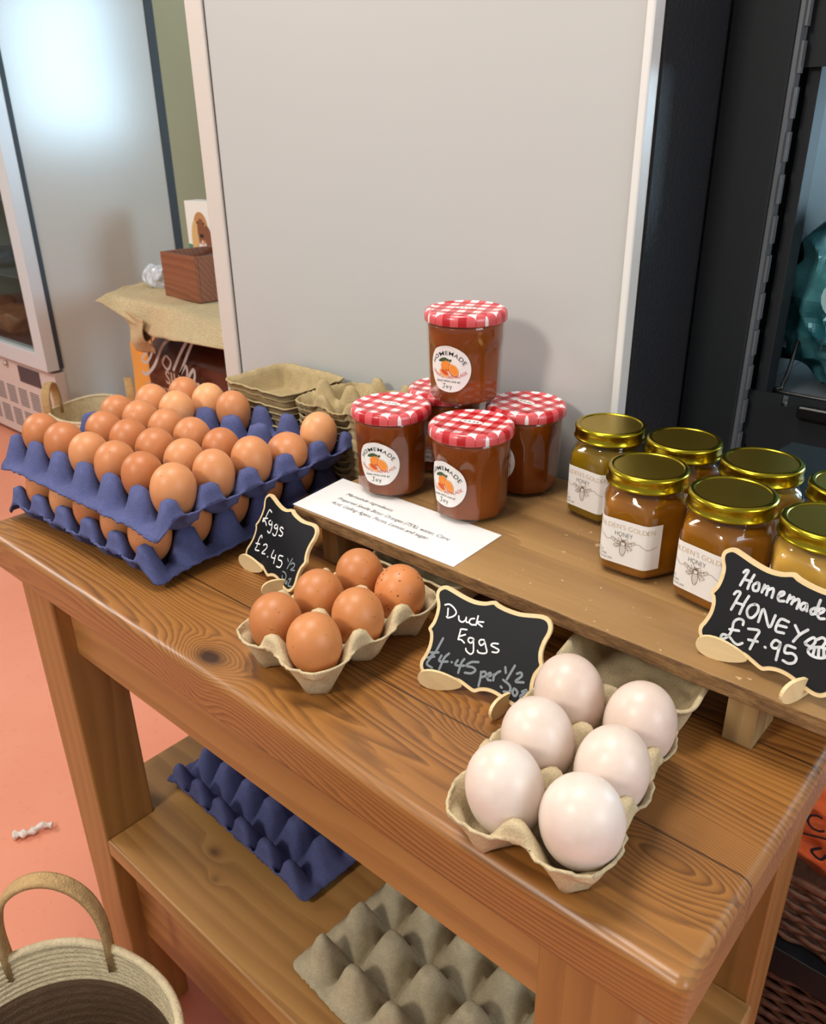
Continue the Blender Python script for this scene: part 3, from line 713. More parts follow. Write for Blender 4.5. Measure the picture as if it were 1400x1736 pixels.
spots = [(-.3675, .2915, PT+.0010, -42, 'marmalade jar with gingham lid standing in front, at the paper\'s right end'),
         (-.4660, .2860, PT+.0010, -25, 'marmalade jar with gingham lid at the left front, on the paper sign'),
         (-.3640, .3770, PT, -50, 'marmalade jar with gingham lid at the right rear, next to the honey'),
         (-.4640, .3710, PT, -30, 'marmalade jar with gingham lid mostly hidden at the back, under the top jar'),
         (-.4195, .3475, PT+.0922, -27, 'marmalade jar with gingham lid balanced on top of the other four')]
for i, (x, y, z, da, lb) in enumerate(spots):
    rz = camang(x, y)+radians(da)+pi/2
    if i == 0: mj.location = (x, y, z); mj.rotation_euler = (0, 0, rz); mj['label'] = lb; t = mj
    else: t = dup(mj, (x, y, z), rz, lb)
    t['group'] = 'jars of orange marmalade'
    # each lid is screwed on at its own angle
    for ch in t.children:
        if ch.name.startswith('lid') or ch.name.startswith('price'): ch.rotation_euler = (0, 0, [-.55, -.62, -.95, -.5, -.40][i]+radians(45)-rz+radians(0))

# ------------------------------------------------------------------ honey jars
AP, SD = .0333, .0385
def hexpt(s, off=0):
    """point on the hexagon's outline at arc length s from the middle of the face looking to -y"""
    k = 0
    while s > SD/2: s -= SD; k += 1
    while s < -SD/2: s += SD; k -= 1
    a = -pi/2+k*pi/3; n_ = (cos(a), sin(a)); t_ = (-sin(a), cos(a)); r = AP+off
    # soften the corner
    e = abs(s)-(SD/2-.006)
    if e > 0: r -= (e/.006)**2*.0011
    return (n_[0]*r+t_[0]*s, n_[1]*r+t_[1]*s)
def hexloop(bm, scale, z, n=8, rnd=0.0):
    out = []
    for k in range(6):
        for j in range(n):
            s = -SD/2+SD*(k)+SD*j/n; x, y = hexpt(s)
            r = sqrt(x*x+y*y); rr = r*(1-rnd)+rnd*.0345
            out.append(bm.verts.new((x/r*rr*scale, y/r*rr*scale, z)))
    return out
def hexstack(prof):
    bm = bmesh.new(); Ls = [hexloop(bm, s, z, 8, r) for s, z, r in prof]
    for A, B in zip(Ls, Ls[1:]):
        n = len(A)
        for i in range(n): bm.faces.new((A[i], A[(i+1) % n], B[(i+1) % n], B[i]))
    bm.faces.new(Ls[0][::-1]); bm.faces.new(Ls[-1]); return bm
def make_honey(fill):
    t = thing('honey_jar', '', 'jar of honey')
    obj('glass_body', hexstack([(.86, 0, .2), (.96, .001, .1), (1, .004, 0), (1, .03, 0), (1, .060, 0), (.985, .0645, .15), (.93, .0685, .5), (.86, .0715, .9), (.83, .0735, 1), (.83, .079, 1)]), M_JGLASS, t, smooth=True)
    obj('honey_filling', hexstack([(.84, .003, .2), (.93, .0038, .1), (.965, .007, 0), (.965, .03, 0), (.965, .058, 0), (.955, .0625, .15), (.90, .0665, .5), (.84, .070, .9)]), fill, t, smooth=True)
    bm = bmesh.new()
    lathe(bm, [(.0318, .0775), (.0332, .0778), (.0336, .0785), (.0332, .0794), (.0326, .0802), (.0326, .0855), (.0330, .0875), (.0328, .0890), (.0315, .0903), (.0295, .0908), (.0285, .0905), (.0278, .0897)], 64, cap1=False)
    ld = obj('lid', bm, M_GOLD, t, smooth=True)
    bm = bmesh.new(); lathe(bm, [(.0280, .0898), (.015, .0899), (.001, .0899)], 48, cap0=False); obj('lid_top', bm, M_GOLD_TOP, ld, smooth=True)
    z0, z1, sL, sR = .0125, .0525, -.0330, .0335
    def f(off): return lambda x, y: (*hexpt(x, off), y)
    bm = bmesh.new(); g = f(.0003)
    def cut(s, t_):
        x = sL+(sR-sL)*s; y = z0+(z1-z0)*t_
        return (*hexpt(x, .0003), y)
    grid(bm, 60, 3, cut); lb = obj('label', bm, M_WHITEP, t, smooth=True)
    g2 = f(.0006)
    bm = bmesh.new(); add_text(bm, "HOLDEN'S GOLDEN", -.027, .0445, .0042, g2, width=.0535, thin=-.018); obj('lettering', bm, M_GOLD_INK, lb, label='pale gold lettering')
    bm = bmesh.new(); add_text(bm, 'HONEY', -.0005, .0382, .0040, g2, width=.0155, align='C', thin=-.014)
    add_text(bm, '340g (12oz)', -.0305, .0215, .0022, g2, width=.013, thin=-.01); add_text(bm, 'BARTON-IN-FABIS', -.0305, .0182, .0017, g2, width=.0165, thin=-.01); add_text(bm, 'BEST BEFORE END 2029', -.0305, .0150, .0017, g2, width=.0215, thin=-.01)
    obj('lettering', bm, M_GREY_INK, lb, label='grey-brown lettering')
    bm = bmesh.new(); cx, cy = -.0005, .0300; w = .00032
    def sk(pts, n=5, ww=w): ribbon(bm, smoothline([(cx+x*.001, cy+y*.001) for x, y in pts], n), ww, g2)
    def ell(x, y, a, b, ang=0, ww=w): sk([(x+a*cos(t)*cos(ang)-b*sin(t)*sin(ang), y+a*cos(t)*sin(ang)+b*sin(t)*cos(ang)) for t in (2*pi*i/14 for i in range(15))], 2, ww)
    ell(-.9, 4.6, .9, .9, ww=.0005); ell(1.1, 4.6, .9, .9, ww=.0005); ell(0, 1.8, 2.2, 2.0, 0, .0005); ell(0, 3.9, 1.3, .8)
    sk([(-1.2, 5.5), (-2.4, 7), (-3.6, 8.2)]); sk([(1.2, 5.5), (2.6, 6.3), (4.0, 7.2)]); sk([(-2, 3.2), (-4, 4.6), (-4.4, 6.6)]); sk([(2, 3.2), (3.8, 4.4), (4.6, 6)])
    sk([(-2, 0), (-4.4, -.9), (-6.2, -2.6)]); sk([(2, 0), (4, -2.2), (5.2, -4.6)])
    for sg in (-1, 1):
        sk([(sg*1.8, 2.2), (sg*4.5, 3.6), (sg*9.5, 6.0), (sg*10.6, 5.2), (sg*9.4, 3.2), (sg*6.0, 1.2), (sg*1.8, 1.4)]); sk([(sg*1.8, 1.0), (sg*5, 0.8), (sg*8.2, -.6), (sg*7.6, -2.2), (sg*5, -2.4), (sg*1.8, .2)])
        sk([(sg*2.5, 2.0), (sg*6, 3.4), (sg*9.4, 5.0)]); sk([(sg*4.5, 3.2), (sg*5.4, 1.6)]); sk([(sg*6.8, 4.4), (sg*7.6, 2.6)]); sk([(sg*2.5, .6), (sg*5, -.2), (sg*7.4, -1.4)])
    sk([(-2.2, 0), (-2.7, -4), (-1.6, -8), (0, -9.6), (1.6, -8), (2.7, -4), (2.2, 0)])
    for yy, ww_ in ((-1.4, 2.4), (-3.2, 2.6), (-5.0, 2.5), (-6.6, 2.1), (-8.0, 1.5)): sk([(-ww_, yy), (0, yy-.5), (ww_, yy)])
    sk([(10.6, 4.2), (14, 4.8), (18, 2.6), (22, 1.2), (26, 1.8), (30, 3.4)]); sk([(-10.6, 4.2), (-14, 3.2), (-18, 6), (-24, 9), (-29, 9)])
    obj('bee_drawing', bm, M_BRN_INK, lb)
    return t
hD = make_honey(M_HONEY_D)
def refill(t, mat, nm_=None):
    for ch in t.children:
        if ch.name.startswith('honey_filling'):
            ch.data = ch.data.copy(); ch.data.materials.clear(); ch.data.materials.append(mat)
hs = [(-.1905, .3000, 2, None, 'honey jar with amber honey and bee label, front row, left end'),
      (-.2665, .3745, -10, M_HONEY_O, 'olive-gold honey jar in the back row, nearest the marmalade jars'),
      (-.1960, .3790, 14, None, 'honey jar in the back row, second from the left, behind the leftmost front one'),
      (-.1170, .2925, -12, None, 'amber honey jar in the middle of the front row, partly behind the honey sign'),
      (-.1240, .3705, 5, M_HONEY_S, 'pale honey jar in the back row, third from the left'),
      (-.0455, .2870, -9, M_HONEY_S, 'pale set-honey jar behind the right half of the honey sign'),
      (-.0510, .3650, 8, None, 'honey jar at the right end of the back row, cut by the frame')]
for i, (x, y, a_, f_, lb) in enumerate(hs):
    t = hD if i == 0 else dup(hD, (x, y, PT), radians(a_), lb)
    t.location = (x, y, PT); t.rotation_euler = (0, 0, radians(a_)); t['label'] = lb; t['group'] = 'hexagonal honey jars'
    if f_: refill(t, f_)

# ------------------------------------------------------------------ laminated ingredients sheet
sh = thing('ingredients_sheet', 'laminated white sheet listing marmalade ingredients, flat on the plank end', 'notice', (-.41, .225, PT))
bm = bmesh.new()
Q = [(-.5185, .1845), (-.3035, .1870), (-.3075, .2705), (-.5275, .2715)]
def quad(bm, Q, z, n=1):
    def f(s, t_):
        a_ = Vector(Q[0]).lerp(Vector(Q[1]), s); b_ = Vector(Q[3]).lerp(Vector(Q[2]), s); p = a_.lerp(b_, t_); return (p.x, p.y, z)
    grid(bm, 12, 6, f)
quad(bm, Q, PT+.0008); obj('laminate', bm, thin_glass('clear_laminate', (1, 1, 1), .8, .06), sh, world=True)
Q2 = [(-.5145, .1885), (-.3075, .1908), (-.3110, .2668), (-.5235, .2678)]
bm = bmesh.new(); quad(bm, Q2, PT+.0004)
pp = obj('paper', bm, plain('white_paper', s2l(236, 234, 232), .35), sh, world=True)
bm = bmesh.new(); tz = lambda x, y: (x-sh.location.x, y-sh.location.y, .0006)
add_text(bm, 'Marmalade ingredients', -.4894, .2390, .0052, tz, width=.064, shear=.12, thin=-.005)
add_text(bm, 'Prepared Seville Bitter Oranges (75%), water, Citric', -.4888, .2258, .0056, tz, width=.147, shear=.12, thin=-.005)
add_text(bm, 'Acid, Gelling Agent, Pectin, Lemon and sugar.', -.4871, .2150, .0056, tz, width=.129, shear=.12, thin=-.005)
obj('lettering', bm, M_INK, pp)

# ------------------------------------------------------------------ chalkboard signs
OUTLINE = [[-44.1,70.2],[-47.5,67.2],[-48.7,63.6],[-48.0,59.6],[-45.6,54.5],[-45.0,49.7],[-45.1,45.5],[-46.0,40.2],[-48.4,34.2],[-46.2,31.1],[-44.9,26.4],[-44.9,19.8],[-46.7,12.6],[-48.5,7.9],[-48.3,3.7],[-46.3,0.2],[-41.4,-2.0],[-31.7,-1.8],[-21.3,0.8],[-12.4,1.2],[-5.7,-0.6],[1.4,-2.3],[6.4,0.3],[12.1,2.0],[19.0,1.9],[27.1,-0.1],[35.1,-1.8],[40.8,-1.0],[44.9,2.4],[47.1,6.6],[47.5,11.4],[46.5,18.8],[47.1,26.0],[50.3,33.2],[48.5,38.1],[47.3,43.9],[48.1,51.1],[50.2,58.7],[49.7,64.7],[46.0,69.1],[40.1,70.1],[33.1,68.9],[22.7,67.1],[12.5,67.4],[5.4,68.6],[0.7,70.1],[-6.5,67.3],[-15.0,66.2],[-25.1,67.5],[-34.8,69.8],[-40.6,70.9]]
INK_DUCK = [[[-38.6,56.0],[-35.2,57.4],[-30.8,56.0],[-27.7,52.9],[-29.1,49.6],[-33.4,47.0],[-35.0,47.5]],[[-35.3,54.0],[-34.3,48.6]],[[-24.9,50.8],[-23.8,47.9],[-20.8,47.1],[-18.6,49.4],[-18.3,51.5]],[[-18.4,51.1],[-17.7,48.4],[-15.7,48.2]],[[-11.5,52.6],[-14.3,51.4],[-15.1,48.8],[-12.8,47.4],[-9.4,48.2]],[[-8.9,55.4],[-9.0,48.1]],[[-3.4,52.1],[-8.7,50.6],[-3.8,48.4]],[[-15.5,42.5],[-20.2,41.6],[-20.6,39.4],[-20.8,33.2]],[[-15.8,38.5],[-20.3,35.8]],[[-20.8,33.2],[-18.1,33.6],[-15.1,32.1]],[[-8.9,37.6],[-11.9,37.1],[-12.3,34.6],[-9.7,33.6],[-8.0,36.3],[-8.4,37.3],[-7.0,32.1],[-6.1,27.6],[-8.0,25.3],[-11.8,26.6],[-12.8,28.3]],[[0.3,39.1],[-2.5,38.3],[-3.2,36.1],[-1.0,34.3],[1.2,37.0],[0.9,38.5],[3.1,34.4],[4.8,30.9],[2.5,29.0],[-1.7,28.5],[-2.9,29.7]],[[12.3,39.6],[8.3,38.7],[7.0,36.8],[10.2,36.1],[13.9,35.2],[12.8,32.9],[9.1,32.2]]]
INK_DUCKG = [[[-33.6,30.2],[-37.0,18.5]],[[-41.6,16.2],[-34.7,18.4]],[[-36.9,18.1],[-40.4,13.7]],[[-43.1,11.6],[-37.3,14.2]],[[-39.5,13.6],[-42.4,6.8],[-37.2,5.2]],[[-31.5,16.9],[-32.6,12.4],[-29.0,12.7],[-25.2,13.9]],[[-25.6,20.3],[-28.7,15.7],[-30.8,6.0]],[[-21.8,14.6],[-21.5,14.5]],[[-17.1,17.6],[-18.3,13.6],[-14.0,14.1],[-10.7,15.2]],[[-11.9,20.1],[-13.6,16.3],[-14.3,8.3]],[[0.1,21.4],[-5.6,19.6],[-9.0,15.7],[-3.8,16.1],[-0.8,14.7],[-3.5,11.4],[-8.9,10.1]],[[4.0,15.0],[4.6,10.8],[4.6,3.9]],[[4.0,14.6],[7.2,16.0],[8.4,13.6],[5.4,11.0]],[[8.9,12.6],[12.6,14.9],[11.4,16.5],[9.8,14.4],[10.6,11.1],[13.2,11.1]],[[14.8,16.4],[15.2,11.8]],[[14.8,14.9],[16.9,18.3],[19.0,20.2]],[[22.2,24.4],[23.6,20.4]],[[29.3,27.8],[25.6,16.0]],[[32.3,22.5],[35.2,24.2],[36.3,21.8],[32.6,16.6],[38.9,17.9]],[[22.2,9.3],[23.2,8.7]],[[22.9,14.7],[28.1,12.8],[30.0,10.3],[29.5,7.4],[25.5,6.4]],[[32.7,11.2],[32.3,7.9],[34.8,6.0],[36.1,9.2],[33.9,11.2]],[[39.4,11.0],[42.5,13.3],[41.8,11.1],[38.8,6.9],[44.6,8.5]]]
INK_EGGS = [[[-29.4,54.1],[-34.1,55.0],[-35.4,52.4],[-36.4,46.1],[-39.3,41.7],[-38.6,40.7],[-36.3,42.6],[-33.9,41.9],[-30.2,39.7]],[[-39.9,43.5],[-32.5,46.4]],[[-26.1,46.6],[-28.3,44.7],[-27.1,42.9],[-23.9,42.5],[-22.3,44.7],[-23.2,46.5],[-20.3,41.8],[-19.6,36.6],[-21.9,34.8],[-25.0,35.7]],[[-13.9,46.8],[-16.3,44.8],[-15.4,43.0],[-12.4,42.8],[-11.0,45.3],[-11.8,47.0],[-9.3,42.4],[-9.2,37.0],[-12.7,35.9],[-14.8,36.8]],[[-0.8,47.2],[-4.3,47.5],[-5.8,45.3],[-2.4,43.9],[1.2,43.1],[0.6,40.1],[-3.9,39.2]],[[-29.9,26.4],[-32.3,28.1],[-34.0,24.8],[-34.1,19.6],[-33.3,15.4],[-34.6,12.7],[-32.9,11.9],[-27.1,13.5]],[[-36.9,17.8],[-29.6,19.5]],[[-22.8,21.2],[-19.8,23.4],[-16.2,23.0],[-16.5,19.6],[-20.9,13.6],[-15.2,14.8]],[[-9.3,14.2],[-8.7,14.3]],[[-2.8,23.6],[-3.0,16.7],[4.0,17.7]],[[2.8,20.8],[4.6,12.9]],[[15.0,24.4],[9.2,22.9],[10.0,19.0],[14.8,19.8],[17.9,17.8],[16.5,13.6],[10.7,12.2]]]
INK_EGGSG = [[[23.5,25.7],[26.2,23.7]],[[30.8,28.4],[28.2,17.1]],[[31.4,22.9],[33.7,25.2],[37.4,25.2],[37.3,22.0],[34.3,18.5],[40.4,20.4]],[[24.9,8.6],[27.0,5.7]],[[23.3,12.2],[28.1,12.6],[31.5,10.1],[30.7,5.1],[26.5,1.6]],[[33.6,7.1],[36.0,6.7],[35.8,4.5],[33.3,4.9],[33.6,7.1]],[[36.8,9.7],[39.9,11.8],[39.2,4.5],[44.5,5.9]]]
INK_HONEY = [[[-31.0,56.5],[-29.8,58.6],[-28.0,58.8],[-28.7,55.2],[-30.5,47.1]],[[-23.3,57.8],[-24.6,51.8],[-24.8,46.9]],[[-29.2,52.1],[-23.8,52.8]],[[-19.4,54.0],[-21.7,50.8],[-20.6,47.6],[-17.7,48.8],[-18.1,53.1],[-19.4,54.0]],[[-14.4,54.2],[-14.8,48.6]],[[-14.4,51.0],[-12.2,54.1],[-11.5,52.9],[-11.3,48.0]],[[-11.4,51.5],[-8.7,54.1],[-7.5,52.5],[-7.3,47.9]],[[-3.2,50.4],[-0.6,53.0],[-0.8,54.7],[-2.9,53.7],[-3.5,50.2],[-2.1,48.0],[1.1,49.0]],[[3.5,54.4],[3.1,49.2]],[[3.7,51.6],[6.0,54.0],[6.7,52.9],[6.2,49.2]],[[6.8,51.5],[9.3,54.1],[10.5,52.5],[10.4,47.8]],[[15.6,53.3],[13.1,52.9],[12.2,49.7],[13.9,48.4],[15.3,50.4],[15.6,53.3],[16.8,48.9]],[[21.1,53.0],[19.2,50.7],[20.0,48.3],[21.9,49.5],[22.0,52.0]],[[22.6,59.2],[22.3,49.3]],[[24.0,50.1],[26.4,52.6],[26.4,54.6],[24.1,53.6],[23.7,50.0],[25.7,47.8],[28.6,48.8]],[[-32.6,39.5],[-31.2,42.2],[-28.6,42.3],[-29.5,37.1],[-31.2,28.4]],[[-22.2,42.5],[-23.8,35.9],[-24.6,28.0]],[[-29.7,34.4],[-23.6,35.2]],[[-16.7,39.0],[-19.5,36.3],[-20.3,32.2],[-18.1,28.8],[-15.1,29.8],[-13.1,34.8],[-14.0,38.7],[-16.7,39.0]],[[-10.6,28.5],[-9.9,38.4],[-2.6,28.2],[-1.1,37.6]],[[8.4,37.3],[2.8,36.5],[2.1,28.2],[7.8,28.7]],[[2.8,32.2],[8.1,33.2]],[[13.0,36.9],[17.6,32.3]],[[21.5,37.7],[17.6,32.3],[15.2,26.2]],[[-19.9,21.9],[-20.5,24.7],[-23.8,24.6],[-26.5,21.1],[-26.1,15.3],[-27.1,10.2],[-29.8,6.6],[-32.1,6.6],[-31.1,9.4],[-26.5,9.7],[-21.9,7.4],[-18.9,7.3],[-16.3,9.7]],[[-27.9,14.8],[-21.2,16.8]],[[-15.5,21.0],[-8.1,23.0],[-8.8,17.5],[-10.1,8.2]],[[-13.1,13.9],[-6.7,15.5]],[[-1.0,14.2],[-0.5,14.1]],[[7.7,21.8],[4.2,21.9],[2.6,17.9],[4.6,16.2],[7.5,18.0],[8.0,21.2],[8.2,16.1],[8.7,9.4]],[[17.8,22.7],[12.2,21.8],[12.5,16.8],[17.1,18.4],[20.3,17.1],[20.2,13.4],[16.9,11.0],[13.0,11.2]],[[22.4,28.9],[24.1,31.9],[26.6,34.5],[28.2,32.5],[26.7,28.2],[23.0,28.1]],[[28.7,34.1],[31.6,36.9],[34.1,35.3],[33.1,30.6]],[[25.6,25.5],[28.0,28.1],[33.6,30.9],[37.8,30.1],[36.8,25.4],[31.8,22.9],[27.0,23.3],[25.6,25.5]],[[29.1,27.9],[29.6,23.2]],[[31.5,29.5],[33.1,23.6]],[[34.4,30.6],[36.1,25.4]]]

def make_sign(label, org, yaw, lean, w, h, inks):
    t = thing('chalkboard_sign', label, 'sign', org, 0, 'small chalkboard price signs')
    e = Vector((cos(yaw), sin(yaw), 0)); n_ = Vector((-sin(yaw), cos(yaw), 0)); u = Vector((0, 0, cos(lean)))+n_*sin(lean); nn = e.cross(u)
    sx, sy = w/.0938, h/.0679
    O = [(x*.001*sx, y*.001*sy) for x, y in OUTLINE]; O = [tuple(p) for p in smoothline(O+[O[0]], 3)][:-1]
    ctr = Vector((sum(p[0] for p in O)/len(O), sum(p[1] for p in O)/len(O)))
    def at(off): return lambda x, y: tuple(e*x+u*y+nn*off)
    bm = bmesh.new(); prism(bm, O, -.0015, .0015, lambda x, y, z: at(y)(x, z)); obj('board', bm, M_SIGNW, t)
    # inner black face: outline moved in by 3 mm
    I = []
    n = len(O)
    for i, p in enumerate(O):
        d = Vector((O[(i+2) % n][0]-O[i-2][0], O[(i+2) % n][1]-O[i-2][1])).normalized(); s = Vector((-d.y, d.x))
        pv = Vector(p)
        if (ctr-pv).dot(s) < 0: s = -s
        I.append(tuple(pv+s*.0030))
    bm = bmesh.new(); prism(bm, I, .0014, .0018, lambda x, y, z: at(y)(x, z)); bf = obj('blackboard_face', bm, M_BLACK, t)
    for strokes, mat, wd, lb in inks:
        bm = bmesh.new()
        for j, sline in enumerate(strokes):
            ribbon(bm, smoothline([(x*.001, y*.001) for x, y in sline], 5), wd, at(.00195+.00001*j))
        obj('handwriting', bm, mat, bf, label=lb)
    # two petal-shaped feet slotted onto the lower edge
    def petal(c, ang, L_, H, mirror=1):
        d = Vector((cos(ang), sin(ang), 0)); s = Vector((-sin(ang), cos(ang), 0))
        po = []
        for k in range(26):
            a_ = 2*pi*k/26; px = L_/2*cos(a_); py = H/2*sin(a_)*(1+.35*cos(a_)*mirror)
            po.append((px, py+H/2))
        bm = bmesh.new(); prism(bm, po, -.0013, .0013, lambda x, y, z: tuple(c+d*x+s*y+Vector((0, 0, z)))); return bm
    z0 = -.0078
    pl = e*(-w*.285)-n_*.005+Vector((0, 0, z0)); pr = e*(w*.305)-n_*.0045+Vector((0, 0, z0))
    obj('foot', petal(pl, yaw+radians(14), .036, .0165, -1), M_SIGNW, t)
    obj('foot', petal(pr, yaw+radians(78), .034, .0165, -1), M_SIGNW, t)
    return t
make_sign('chalkboard sign reading Eggs £2.45 ½ Doz between blue trays and brown egg box', (-.4914, .1327, .0079), -.2105, .4855, .0968, .0664, [(INK_EGGS, M_CHALK, .0014, 'white handwriting'), (INK_EGGSG, M_CHALKG, .0013, 'grey handwriting')])
make_sign('chalkboard sign reading Duck Eggs £4.45 per ½ Doz, left of the duck eggs', (-.2291, .1184, .008), .165, .4684, .0938, .0679, [(INK_DUCK, M_CHALK, .0013, 'white handwriting'), (INK_DUCKG, M_CHALKG, .0019, 'grey handwriting')])
make_sign('chalkboard sign reading Homemade HONEY £7.95 on the plank, in front of honey jars', (-.0505, .2065, .064), -.18, .27, .0965, .0670, [(INK_HONEY, plain('smudged_chalk', s2l(206, 208, 210), .9, vary=(160, .2)), .0019, 'white handwriting')])

# ------------------------------------------------------------------ jute baskets
M_JUTE_W = plain('cream_jute', s2l(222, 204, 166), .9, bumps=(350, .7, .003), vary=(80, .12))
M_JUTE_B = plain('brown_jute', s2l(104, 80, 58), .95, bumps=(350, .6, .003), vary=(60, .12))
M_JUTE_H = plain('tan_jute_handle', s2l(188, 154, 104), .9, bumps=(400, .7, .003), vary=(100, .15))
def basket(t, R, H, mats, rim=.0, wav=.006, split=.35, z0=0):
    cream, brown = mats
    def wall(za, zb, n, inner):
        bm = bmesh.new()
        def f(s, q):
            a = 2*pi*s; z = za+(zb-za)*q; r = R*(.88+.12*(z/H)**.6)-(.006 if inner else 0)
            r += .0012*cos(2*pi*z/.0075)
            k = (z/H)**4
            return (r*cos(a)*(1+.03*k*cos(2*a)), r*sin(a)*(1-.02*k*cos(3*a)), z+wav*k*sin(3*a+.6))
        grid(bm, 72, n, f, closeu=True); return bm
    zs = H*(1-split)
    obj('outer_wall', wall(0, H, 60, False), cream, t, smooth=True)
    obj('lining', wall(zs, H, 30, True), cream, t, smooth=True)
    obj('dark_lining', wall(.004, zs, 50, True), brown, t, smooth=True, label='dark brown lower lining')
    bm = bmesh.new(); pts = []
    for k in range(73):
        a = 2*pi*k/72; r = R-.003; pts.append((r*cos(a)*(1+.03*cos(2*a)), r*sin(a)*(1-.02*cos(3*a)), H+wav*sin(3*a+.6)))
    tube(bm, pts, .0055, 8); obj('rim', bm, cream, t, smooth=True)
    bm = bmesh.new(); lathe(bm, [(.001, .003), (R*.88, .003), (R*.88, .008), (.001, .008)], 40, cap0=False, cap1=False); obj('bottom', bm, brown, t, smooth=True)
def strap(t, p0, p1, hgt, wd, th, lean=(0, 0)):
    bm = bmesh.new(); p0, p1 = Vector(p0), Vector(p1); mid = (p0+p1)/2; d = (p1-p0)/2; side = Vector((-d.y, d.x, 0)).normalized()
    V = []
    for k in range(33):
        a = pi*k/32; c_ = mid-d*cos(a)*(1+.14*sin(a)**.8*1)+Vector((lean[0], lean[1], 0))*sin(a)+Vector((0, 0, hgt*sin(a)**.85 if 0 < k < 32 else -.03))
        tang = (d*sin(a)+Vector((0, 0, hgt*cos(a)))).normalized(); nn = side.cross(tang).normalized()
        V.append([bm.verts.new(c_+side*sx*wd/2+nn*sy*th/2) for sx, sy in ((-1, -1), (-.6, -1.3), (.6, -1.3), (1, -1), (1, 1), (.6, 1.3), (-.6, 1.3), (-1, 1))])
    for a, b in zip(V, V[1:]):
        for i in range(8): bm.faces.new((a[i], a[(i+1) % 8], b[(i+1) % 8], b[i]))
    bm.faces.new(V[0][::-1]); bm.faces.new(V[-1])
    return obj('handle', bm, M_JUTE_H, t, smooth=True)
nb = thing('jute_basket', 'round cream jute basket with dark lining, near the camera at lower left', 'basket', (-.585, -.172, FZ), 0, 'round jute baskets')
basket(nb, .155, .30, (M_JUTE_W, M_JUTE_B), split=.20)
strap(nb, (-.151, .045, .30), (-.070, .132, .30), .125, .019, .006, (0, 0))
strap(nb, (.10, -.12, .30), (.15, .0, .30), .0, .026, .006, (.02, 0)) if False else None
fb = thing('jute_basket', 'round jute basket with two looped handles on the floor beside the display fridge', 'basket', (-2.76, 1.10, FZ), 0, 'round jute baskets')
basket(fb, .155, .27, (M_JUTE_W, M_JUTE_W), split=.3)
strap(fb, (-.145, -.06, .27), (-.05, -.145, .27), .10, .03, .007)
strap(fb, (.02, .15, .27), (.13, .09, .27), .10, .03, .007)

# scrap on the floor
bm = bmesh.new(); tube(bm, smoothline([(-1.245, .048, FZ+.008), (-1.235, .060, FZ+.010), (-1.228, .075, FZ+.008), (-1.225, .092, FZ+.012), (-1.214, .108, FZ+.009)], 5), lambda s: .007+.003*sin(s*26), 8, .7)
for v_ in bm.verts: v_.co += noise.noise_vector(v_.co*120)*.003
tag(obj('tissue_scrap', bm, plain('scrap_white', s2l(220, 206, 196), .9, vary=(200, .25)), smooth=True), 'twisted scrap of white tissue lying on the pink floor', 'scrap')

# ------------------------------------------------------------------ hessian covered table at the back left
ht = thing('side_table', 'low table draped in beige hessian cloth, between the two fridges', 'table', (-2.0, 1.4, FZ))
M_DKW = plain('dark_table_wood', s2l(70, 48, 32), .6)
obj('table_top', bx(-2.46, -1.45, 1.12, 1.75, -.125, -.092), M_DKW, ht, world=True)
for lx, ly in ((-2.44, 1.69), (-1.5, 1.13), (-1.5, 1.69)): obj('leg', bx(lx, lx+.045, ly, ly+.045, FZ, -.125), M_DKW, ht, world=True)
m, T, N, L, P = nm('hessian_weave'); v = coords(N, L)
n1 = noise_n(N, L, coords(N, L, (60, 500, 300)), 1, 2); n2 = noise_n(N, L, coords(N, L, (500, 60, 300)), 1, 2); n3 = noise_n(N, L, v, 6, 3)
cc = ramp(N, L, math_n(N, L, 'MULTIPLY', math_n(N, L, 'ADD', n1, n2), .5), [(.35, s2l(176, 152, 112)), (.65, s2l(214, 192, 150))])
L.new(mix(N, L, cc, ramp(N, L, n3, [(.3, (.9, .9, .9)), (.7, (1, 1, 1))]), 1.0, 'MULTIPLY'), P.inputs['Base Color']); P.inputs['Roughness'].default_value = .95
bump(N, L, P, math_n(N, L, 'ADD', n1, n2), .5, .003); M_HESS = m
bm = bmesh.new()
def cloth(s, q):
    # s: left to right, q: back to front, then the short front fall
    x = -2.515+1.03*s
    if q < .7:
        y = 1.74-(1.74-1.10)*q/.7; z = -.084
    else:
        k = (q-.7)/.3; y = 1.10-.05*k-.03*sin(x*9)*k; z = -.084-(.075+.03*sin(x*5+1))*k*min(1, max(.10, (x+2.52)/.28))
    x -= .55*(y-1.12)*(1-s)
    z += noise.noise(Vector((x*7, y*7, 1)))*.007
    # front edge swings toward the viewer at the right
    y -= .12*max(0, (x+2.3))*(q if q < .7 else .7)
    return (x, y, z)
grid(bm, 60, 40, cloth); tc = tag(obj('hessian_cloth', bm, M_HESS, None, smooth=True, solid=.003), 'beige hessian cloth draped over the low table between the fridges', 'tablecloth')
bm = bmesh.new()
def flap(s, q):
    A = Vector((-2.66, 1.34, -.088)).lerp(Vector((-2.53, 1.095, -.092)), min(s*2, 1)) if s < .5 else Vector((-2.53, 1.095, -.092)).lerp(Vector((-2.24, 1.055, -.13)), s*2-1)
    B = Vector((-2.46, 1.28, -.20)).lerp(Vector((-2.37, 1.12, -.250)), s*2) if s < .5 else Vector((-2.37, 1.12, -.250)).lerp(Vector((-2.30, 1.10, -.258)), s*2-1)
    p = A.lerp(B, q); p.y += .018*sin(q*6+s*9)*q; p.x += .02*sin(q*5)*sin(pi*s)
    p += noise.noise_vector(p*14)*.008
    return tuple(p)
grid(bm, 40, 24, flap); obj('hanging_fold', bm, M_HESS, tc, smooth=True, solid=.003, label='corner fold hanging down')
tc['label'] = 'beige hessian cloth draped over the low table between the fridges'

